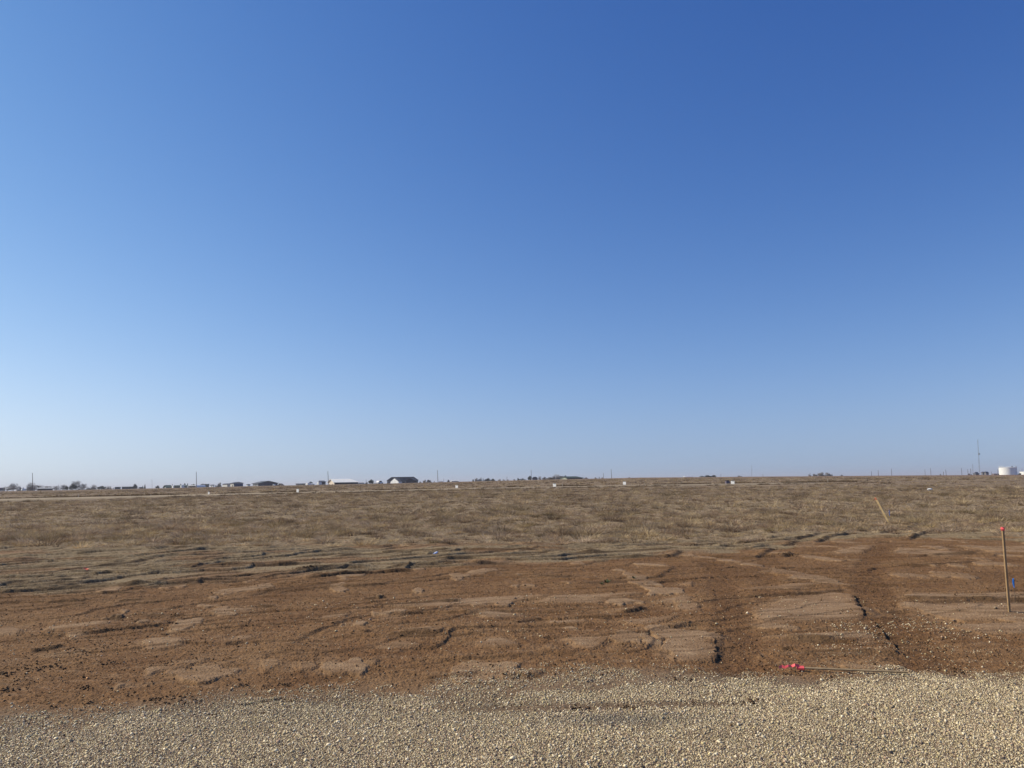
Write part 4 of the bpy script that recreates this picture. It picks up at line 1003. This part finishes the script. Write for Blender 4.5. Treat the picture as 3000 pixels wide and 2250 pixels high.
def carport():
    Y = 520; a = at_depth(549, 1424, Y); b = at_depth(585.5, 1424, Y); g = gz(a[0], Y); W = (b[0] - a[0]) / math.cos(.6); H = at_depth(560, 1421.3, Y)[2] - g; e = empty('carport', (a[0], Y, g), -.6); tag(e, 'wide carport with white rounded roof and brown inside', 'carport')
    prof = [(0, -.4), (0, H - 1.2), (.25, H - .55), (.9, H - .1), (1.6, H), (W - 1.6, H), (W - .9, H - .1), (W - .25, H - .55), (W, H - 1.2), (W, -.4)]
    inn = [(.35, -.4), (.35, H - 1.2), (.6, H - .95), (1.1, H - .65), (1.7, H - .55), (W - 1.7, H - .55), (W - 1.1, H - .65), (W - .6, H - .95), (W - .35, H - 1.2), (W - .35, -.4)]
    m = MB(); n = len(prof)
    for y in (0, 7): m.v += [(x, y, z) for x, z in prof] + [(x, y, z) for x, z in inn]
    for i in range(n - 1):
        m.f += [(i, i + 1, n + i + 1, n + i), (2 * n + i, 3 * n + i, 3 * n + i + 1, 2 * n + i + 1), (i, 2 * n + i, 2 * n + i + 1, i + 1), (n + i, n + i + 1, 3 * n + i + 1, 3 * n + i)]
    m.build('shell', M_white, e)
    m = MB(); m.box(.4, W - .4, 3, 3.2, -.4, H - .6); m.build('back_wall', bm_((.22, .15, .13)), e)
carport()

# ------------------------------------------------------------------ vehicles
M_tyre = material('tyre', (.02, .02, .02), .9, .1, 3)
def vehicle(px, py, Y, L, H, Wd, rz, label, name, cat, box=False, paint=None):
    c = at_depth(px, py, Y); g = gz(c[0], Y); e = empty(name, (c[0], Y, g), rz); tag(e, label, cat)
    m = MB(); r = .33
    if box: pr = [(-L/2, .45), (L/2, .45), (L/2, H - .1), (L/2 - .1, H), (-L/2 + .1, H), (-L/2, H - .1)]
    else: pr = [(-L/2, .3), (L/2, .3), (L/2, .85), (L*.28, .98), (L*.12, H), (-L*.28, H), (-L*.42, .98), (-L/2, .9)]
    n = len(pr)
    for y in (-Wd/2, Wd/2): m.v += [(x, y, z) for x, z in pr]
    m.f += [tuple(range(n)), tuple(range(2*n - 1, n - 1, -1))] + [(i, i + n, (i + 1) % n + n, (i + 1) % n) for i in range(n)]
    m.build('body', paint or M_white, e)
    for sx in (-L*.32, L*.32):
        for sy in (-1, 1):
            m = MB(); m.tube((sx, sy * (Wd/2 - .1), r), (sx, sy * (Wd/2 + .06), r), r, r, 12); m.build('wheel', M_tyre, e)
    m = MB()
    if box: m.box(L/2 - .9, L/2 - .3, -Wd/2 - .01, Wd/2 + .01, H * .55, H * .8)
    else: m.poly([(L*.24, -Wd/2 - .01, 1.02), (L*.11, -Wd/2 - .01, H - .08), (-L*.26, -Wd/2 - .01, H - .08), (-L*.36, -Wd/2 - .01, 1.02), (L*.24, Wd/2 + .01, 1.02), (L*.11, Wd/2 + .01, H - .08), (-L*.26, Wd/2 + .01, H - .08), (-L*.36, Wd/2 + .01, 1.02)], [(0, 3, 2, 1), (4, 5, 6, 7)])
    m.build('window', M_glass, e)
vehicle(1112, 1415, 430, 4.4, 1.75, 1.8, math.radians(60), 'bright white car parked left of the dark roofed house', 'parked_car', 'car')
vehicle(68.5, 1436, 460, 3.2, 1.5, 1.9, -.85, 'white trailer in front of the trees left of the tall left pole', 'trailer', 'trailer', True)
vehicle(903, 1419.5, 470, 2.9, 1.6, 1.9, -.85, 'white trailer between the low tan shed and the small spreading tree', 'trailer', 'trailer', True)
vehicle(935.5, 1418.5, 470, 2.4, 1.9, 1.9, -.85, 'tall white trailer in front of the left side of the white roofed barn', 'trailer', 'trailer', True)
vehicle(534, 1427, 500, 2.2, 1.9, 1.8, -.85, 'pale pickup sized van in front of the long green building', 'van', 'van', True)
vehicle(803, 1422, 480, 1.2, 1.3, 1.2, -.85, 'small white trailer at the right corner of the large grey house', 'trailer', 'trailer', True)

# ------------------------------------------------------------------ trees: unit size prototypes, copied and scaled
M_bark = material('bark', (.19, .165, .15), .9, .15, 3); M_twig = material('grey_twigs', (.25, .225, .205), .9, .2, 3)
M_ever = material('evergreen_leaves', (.045, .06, .045), .9, .35, 3); M_scrub = material('scrub_leaves', (.12, .125, .095), .9, .3, 3); M_redb = material('red_brush', (.20, .13, .11), .9, .3, 3)
def bare_meshes(seed, spread=1.0, dens=1.0):
    """trunk and crown of a leafless tree one metre high and about one metre wide"""
    rnd = random.Random(seed); T = MB(); K = MB()
    def grow_(m, p, d, L, r, lev):
        q = p + d * L; m.tube(p, q, r, r * .65, 5 if lev < 2 else 3)
        if lev >= 5: return
        nb = 3 if lev < 3 else 4
        for i in range(nb):
            nd_ = (d + Vector((rnd.gauss(0, .55 * spread), rnd.gauss(0, .55 * spread), rnd.gauss(.12, .3)))).normalized()
            grow_(K, p + d * L * rnd.uniform(.55, 1.0), nd_, L * rnd.uniform(.6, .85), max(r * .55, .0075), lev + 1)
    T.tube((0, 0, -.05), (0.01, 0, .14), .035, .026, 7)
    grow_(T, Vector((.01, 0, .14)), Vector((0, 0, 1)), .12, .024, 0)
    for i in range(int(1300 * dens)):
        v = Vector((rnd.gauss(0, 1), rnd.gauss(0, 1), rnd.gauss(.25, 1))).normalized(); q = rnd.random() ** .45
        lobe = .8 + .25 * math.sin(3 * math.atan2(v.y, v.x) + seed) + .12 * math.sin(7 * v.z + seed)
        p = Vector((v.x * .46 * q * lobe, v.y * .46 * q * lobe, .56 + v.z * .42 * q * lobe)); 
        if p.z < .1: continue
        d_ = (v + Vector((rnd.gauss(0, .5), rnd.gauss(0, .5), rnd.gauss(.3, .4)))).normalized(); L_ = rnd.uniform(.06, .15); w_2 = d_.orthogonal().normalized() * rnd.uniform(.004, .008)
        K.poly([p - w_2, p + w_2, p + d_ * L_], [(0, 1, 2)])
    for i in range(3): 
        a = i * 2.1 + rnd.random(); grow_(K, Vector((0, 0, .16)), Vector((math.cos(a) * .75 * spread, math.sin(a) * .75 * spread, .75)).normalized(), .2, .015, 1)
    return T, K
def leafy_meshes(seed, cone=False, n=1500, col=False, low=0.12):
    rnd = random.Random(seed); T = MB(); T.tube((0, 0, -.05), (0, 0, .7), .03, .012, 7); K = MB()
    lobes = [(0, 0, .5, .36), (0, 0, .42, .40)] + [(math.cos(k * 1.05 + seed) * .27, math.sin(k * 1.05 + seed) * .27, rnd.uniform(low + .22, .62), rnd.uniform(.18, .25)) for k in range(6)] + [(rnd.gauss(0, .1), rnd.gauss(0, .1), .74, .2)]
    for i in range(n):
        if cone:
            z = rnd.random() ** 1.3; r = (1 - z) * (.40 if not col else .30) * math.sqrt(rnd.random()) * rnd.choice((1, 1, .8)) + .02; a = rnd.random() * 6.283
            p = Vector((math.cos(a) * r, math.sin(a) * r, low * .5 + z * (1 - low * .5)))
        else:
            c = rnd.choice(lobes); v = Vector((rnd.gauss(0, 1), rnd.gauss(0, 1), rnd.gauss(0, 1))).normalized() * c[3] * rnd.random() ** .35
            p = Vector((c[0] + v.x, c[1] + v.y, min(1.0, max(low, c[2] + v.z))))
        s = rnd.uniform(.018, .04); u_ = Vector((rnd.gauss(0, 1), rnd.gauss(0, 1), rnd.gauss(0, 1))).normalized(); v_ = u_.orthogonal().normalized()
        K.poly([p - u_ * s - v_ * s * .6, p + u_ * s - v_ * s * .6, p + u_ * s * .4 + v_ * s], [(0, 1, 2)])
    return T, K
def proto(TK, name):
    T, K = TK
    def me(b, nm, mt):
        m = bpy.data.meshes.new(nm); m.from_pydata([tuple(v) for v in b.v], [], b.f); m.materials.append(mt); m.update(); return m
    return T, K, me
PROTO = {}
def mkproto(key, TK, crown_mat):
    _, _, me = proto(TK, key); PROTO[key] = (me(TK[0], 'trunk', M_bark), me(TK[1], 'crown', crown_mat))
mkproto('bareA', bare_meshes(1), M_twig); mkproto('bareB', bare_meshes(5, 1.25), M_twig); mkproto('bareC', bare_meshes(9, .8), M_twig)
mkproto('darkA', leafy_meshes(2, n=1700), M_ever); mkproto('darkB', leafy_meshes(3, n=1700), M_ever)
mkproto('cone', leafy_meshes(4, True, 1500), M_ever); mkproto('colm', leafy_meshes(6, True, 1500, True), M_ever)
mkproto('bush', leafy_meshes(7, n=1200, low=.0), M_scrub); mkproto('thick', leafy_meshes(8, n=2200, low=.0), M_twig); mkproto('redb', leafy_meshes(12, n=1200, low=.0), M_redb)
NAMES = {'bareA': 'bare_tree', 'bareB': 'bare_tree', 'bareC': 'bare_tree', 'darkA': 'evergreen_tree', 'darkB': 'evergreen_tree', 'cone': 'conifer_tree', 'colm': 'conifer_tree', 'bush': 'shrub', 'thick': 'bare_shrub', 'redb': 'bare_shrub'}
def tree(key, xl, xr, yt, Y, label, grp=None):
    t = at_depth((xl + xr) / 2, yt, Y); g = gz(t[0], Y); H = t[2] - g; W = (xr - xl) / FPX * Y * 1.15
    e = empty(NAMES[key], (t[0], Y, g), random.uniform(0, 6.28)); e.scale = (W, W, H)
    tag(e, label, 'tree' if 'tree' in NAMES[key] else 'shrub', grp)
    bb = {'bareA': 1, 'bareB': 1, 'bareC': 1}
    for nm, me in zip(('trunk', 'crown'), PROTO[key]):
        o = bpy.data.objects.new(nm, me); COL.objects.link(o); o.parent = e
# normalise every prototype to one unit wide and high
for k, (a, b) in PROTO.items():
    co = np.zeros(len(b.vertices) * 3); b.vertices.foreach_get('co', co); co = co.reshape(-1, 3)
    w_ = np.percentile(np.hypot(co[:, 0] - np.median(co[:, 0]), co[:, 1] - np.median(co[:, 1])), 97) * 2; h_ = np.percentile(co[:, 2], 99.5)
    for me in (a, b):
        c2 = np.zeros(len(me.vertices) * 3); me.vertices.foreach_get('co', c2); c2 = c2.reshape(-1, 3); c2[:, :2] /= w_; c2[:, 2] /= h_; me.vertices.foreach_set('co', c2.ravel().astype(np.float32)); me.update()
TREES = [
 ('bareB', 10, 33, 1425, 560, 'low leafless tree nearest the left edge'), ('bareA', 27, 52, 1417, 560, 'taller leafless tree, second from the left edge'),
 ('thick', 52, 64, 1427, 600, 'dark leafless brush left of the white trailer at far left'), ('cone', 65, 71, 1427.5, 600, 'tiny dark conifer behind the white trailer at far left'),
 ('bareA', 80, 103, 1415, 520, 'large leafless tree directly behind the tall left pole'), ('thick', 79, 100, 1427, 540, 'dark brush at the foot of the tall left pole'), ('bareB', 98, 124, 1421.5, 600, 'wind swept leafless tree right of the tall left pole'),
 ('bareB', 132, 146, 1424, 640, 'pale leafless tree behind the right end of the purple brown barn'), ('bareA', 144, 155, 1425, 620, 'small leafless tree just right of the purple brown barn'),
 ('bareC', 157, 172, 1424, 640, 'thin round leafless tree left of the denser dark one'), ('bareA', 177, 197, 1421, 600, 'dense rounded leafless tree left of the dark conifer'), ('darkA', 191, 200, 1424, 600, 'dark leafy tree touching the dense rounded leafless tree'),
 ('darkB', 205, 223, 1417, 580, 'dark evergreen tree in front of the tallest leafless tree on the left'), ('bareC', 213, 236, 1409.5, 590, 'tallest leafless tree of the left skyline beside the dark evergreen'),
 ('bareC', 236, 253, 1417.5, 600, 'open leafless tree right of the tallest one on the left'), ('bush', 228, 252, 1429.5, 590, 'low dark brush under the tallest leafless trees on the left'), ('bush', 252, 270, 1428.5, 600, 'low grey brush right of the open leafless tree'),
 ('bareA', 268, 283, 1420, 600, 'upright leafless tree left of the small white box shed'), ('thick', 262, 282, 1428, 610, 'dark brush below the upright leafless tree'),
 ('darkA', 287, 308, 1424, 590, 'flat topped dark mesquite tree above the low tan shed'), ('bareB', 313, 326, 1423.5, 600, 'small spreading leafless tree left of the dark sheds'), ('darkB', 390, 402, 1417.8, 600, 'wedge shaped dark tree at the end of the longer dark shed'),
 ('cone', 416, 421, 1423, 600, 'tiny dark conifer left of the narrow columnar one'), ('colm', 422, 427.5, 1418.8, 600, 'narrow dark columnar conifer on the left skyline'),
 ('darkA', 456, 466.5, 1422.8, 600, 'small round dark tree left of the dark green gabled house'), ('cone', 502, 508, 1418.5, 640, 'conifer tip behind the white gabled shed'), ('cone', 525, 534, 1417.5, 640, 'pale conifer behind the middle of the long green building'),
 ('darkB', 538, 545, 1415.5, 640, 'dark conifer left of the carport, wider of two'), ('cone', 546.5, 552.5, 1416, 640, 'dark pointed conifer just behind the carport corner'), ('darkA', 560, 577, 1418.6, 640, 'dark crown showing above the carport roof'),
 ('darkA', 586, 599, 1417.5, 640, 'dark tree behind the pair of dark sheds'), ('bush', 599, 612, 1420, 640, 'low dark shrub left of the little white building'), ('bush', 632, 642, 1420, 560, 'green shrub left of the twin pale barns'),
 ('thick', 639, 648, 1414, 700, 'faint leafless tree above the left end of the twin barns'),
 ('darkB', 903, 918, 1411.5, 620, 'small spreading dark tree above the white trailer'), ('darkA', 1080, 1094, 1405, 560, 'leaning dark tree right of the big white roofed barn'), ('bush', 1066, 1078, 1412, 560, 'low shrub left of the leaning dark tree'),
 ('bush', 1094, 1118, 1412.5, 540, 'low brown shrubs behind the bright white car'), ('thick', 1227, 1236, 1411, 700, 'faint brush right of the dark roofed house'), ('thick', 1239, 1249, 1406, 700, 'faint leafless tree left of the round grey tree'),
 ('thick', 1250, 1264.5, 1406, 560, 'round grey leafless tree between the dark roofed house and the lone pole'), ('bush', 1269, 1274, 1409.5, 600, 'tiny shrub left of the lone utility pole'), ('thick', 1310.5, 1318.5, 1405.8, 600, 'small round grey tree left of the low white barn'),
 ('cone', 1382, 1390, 1403.5, 620, 'leftmost dark pointed tree of the middle clump'), ('thick', 1391, 1400, 1401, 640, 'grey round tree second in the middle clump'), ('thick', 1399, 1407, 1403.5, 640, 'small grey shrub inside the middle clump'), ('cone', 1405.5, 1412.5, 1398.8, 630, 'tallest pointed conifer of the middle clump'),
 ('colm', 1413, 1417.5, 1400.8, 630, 'slim conifer right of the tallest one in the middle clump'), ('darkA', 1419, 1436.5, 1401.2, 620, 'broad black evergreen of the middle clump'), ('darkB', 1437, 1450.5, 1402.6, 620, 'rightmost evergreen of the middle clump'),
 ('thick', 1459, 1467, 1404, 900, 'faint grey shrub right of the middle clump'), ('thick', 1471, 1480, 1404, 900, 'second faint grey shrub right of the middle clump'), ('thick', 1484, 1492, 1404.5, 900, 'faint grey shrub below the faint distant pole'), ('thick', 1503, 1512, 1404, 900, 'faint grey shrub left of the small dark trees'),
 ('darkA', 1515, 1523, 1400.8, 620, 'small dark tree, left of two before the round one'), ('darkB', 1524, 1536, 1401.7, 620, 'low dark tree left of the round one beside the pole'), ('bush', 1534, 1548, 1403.6, 620, 'low dark hedge joining the round dark tree'), ('darkA', 1546, 1557, 1394, 600, 'round dark tree beside the middle utility pole'),
 ('bareC', 1577, 1586, 1395.5, 640, 'small leafless tree right of the flat topped house'), ('thick', 1587, 1600, 1398, 640, 'grey brush at the left end of the thick grove'), ('cone', 1594, 1599, 1397.5, 640, 'dark tip in the brush at the left end of the grove'), ('thick', 1600, 1614, 1398.5, 620, 'brown brush in the left part of the thick grove'), ('thick', 1611, 1628, 1396, 620, 'dense brown brush in the middle of the grove'),
 ('bareB', 1622, 1639, 1388.8, 620, 'tall ragged leafless tree above the thick grove'), ('thick', 1626, 1646, 1394.8, 600, 'dense dark brush under the ragged leafless tree'), ('darkB', 1638, 1656, 1395, 620, 'dark tree directly behind the pale gable'), ('darkA', 1653, 1662, 1393, 640, 'dark crown above the ridge of the pale gabled house'),
 ('redb', 1708, 1723, 1398.6, 560, 'reddish brush at the right end of the green roofed house'),
 ('thick', 1741, 1751, 1399.2, 800, 'faint grey brush left of the shorter pole'), ('cone', 1753, 1758, 1396.5, 800, 'tiny faint conifer left of the shorter pole'), ('thick', 1758, 1770, 1399, 800, 'faint grey brush at the foot of the shorter pole'), ('thick', 1838, 1846, 1398, 900, 'faint brush right of the taller pole'),
 ('darkA', 2050, 2066, 1394.2, 620, 'left low part of the dark tree row right of the white barn roof'), ('darkB', 2062, 2084, 1392.3, 620, 'middle tree of the low dark row right of the white barn roof'), ('darkA', 2078, 2098.5, 1392.3, 620, 'right tree of the low dark row right of the white barn roof'),
 ('thick', 2161, 2175, 1393.8, 800, 'faint brush right of the rightmost lot sign'), ('thick', 2368, 2376, 1390, 700, 'leftmost small grey tree of the right skyline group'), ('thick', 2381, 2396, 1389, 700, 'grey tree second in the right skyline group'),
 ('thick', 2396, 2412, 1384.5, 640, 'taller grey tree, left of the two round ones on the right skyline'), ('thick', 2414, 2432, 1384.8, 640, 'round grey tree, right of the two round ones on the right skyline'), ('thick', 2430, 2441, 1390.5, 660, 'low grey brush right of the two round trees'), ('thick', 2462, 2471, 1391.3, 700, 'tiny lone grey shrub on the right skyline'),
 ('bush', 2753, 2760, 1388, 640, 'tiny shrub left of the short thick pole'), ('redb', 2836, 2846, 1387.5, 640, 'reddish shrub below the tight pair of poles'), ('darkA', 2984, 2991, 1385.5, 620, 'dark shrub between the two white tanks'), ('bush', 2973, 2984, 1388.5, 640, 'low brown shrub at the right foot of the big white tank'),
]
for a in TREES: tree(*a, grp='trees and shrubs on the skyline')
print('objects', len(scene.objects))

# ------------------------------------------------------------------ thin haze over the plain
def haze():
    m = bpy.data.materials.new('haze_air'); m.use_nodes = True; t = m.node_tree
    for n_ in list(t.nodes):
        if n_.type == 'BSDF_PRINCIPLED': t.nodes.remove(n_)
    v = t.nodes.new('ShaderNodeVolumePrincipled'); v.inputs['Color'].default_value = (.88, .88, .96, 1); v.inputs['Density'].default_value = .00016; v.inputs['Anisotropy'].default_value = .2
    t.links.new(v.outputs[0], t.nodes['Material Output'].inputs['Volume'])
    b = MB(); b.box(-15000, 15000, -15000, 15000, float(GZ.min()) - 1.0, 62); o = b.build('haze', m); tag(o, 'thin pale haze lying over the plain', 'haze', kind='stuff')
haze()
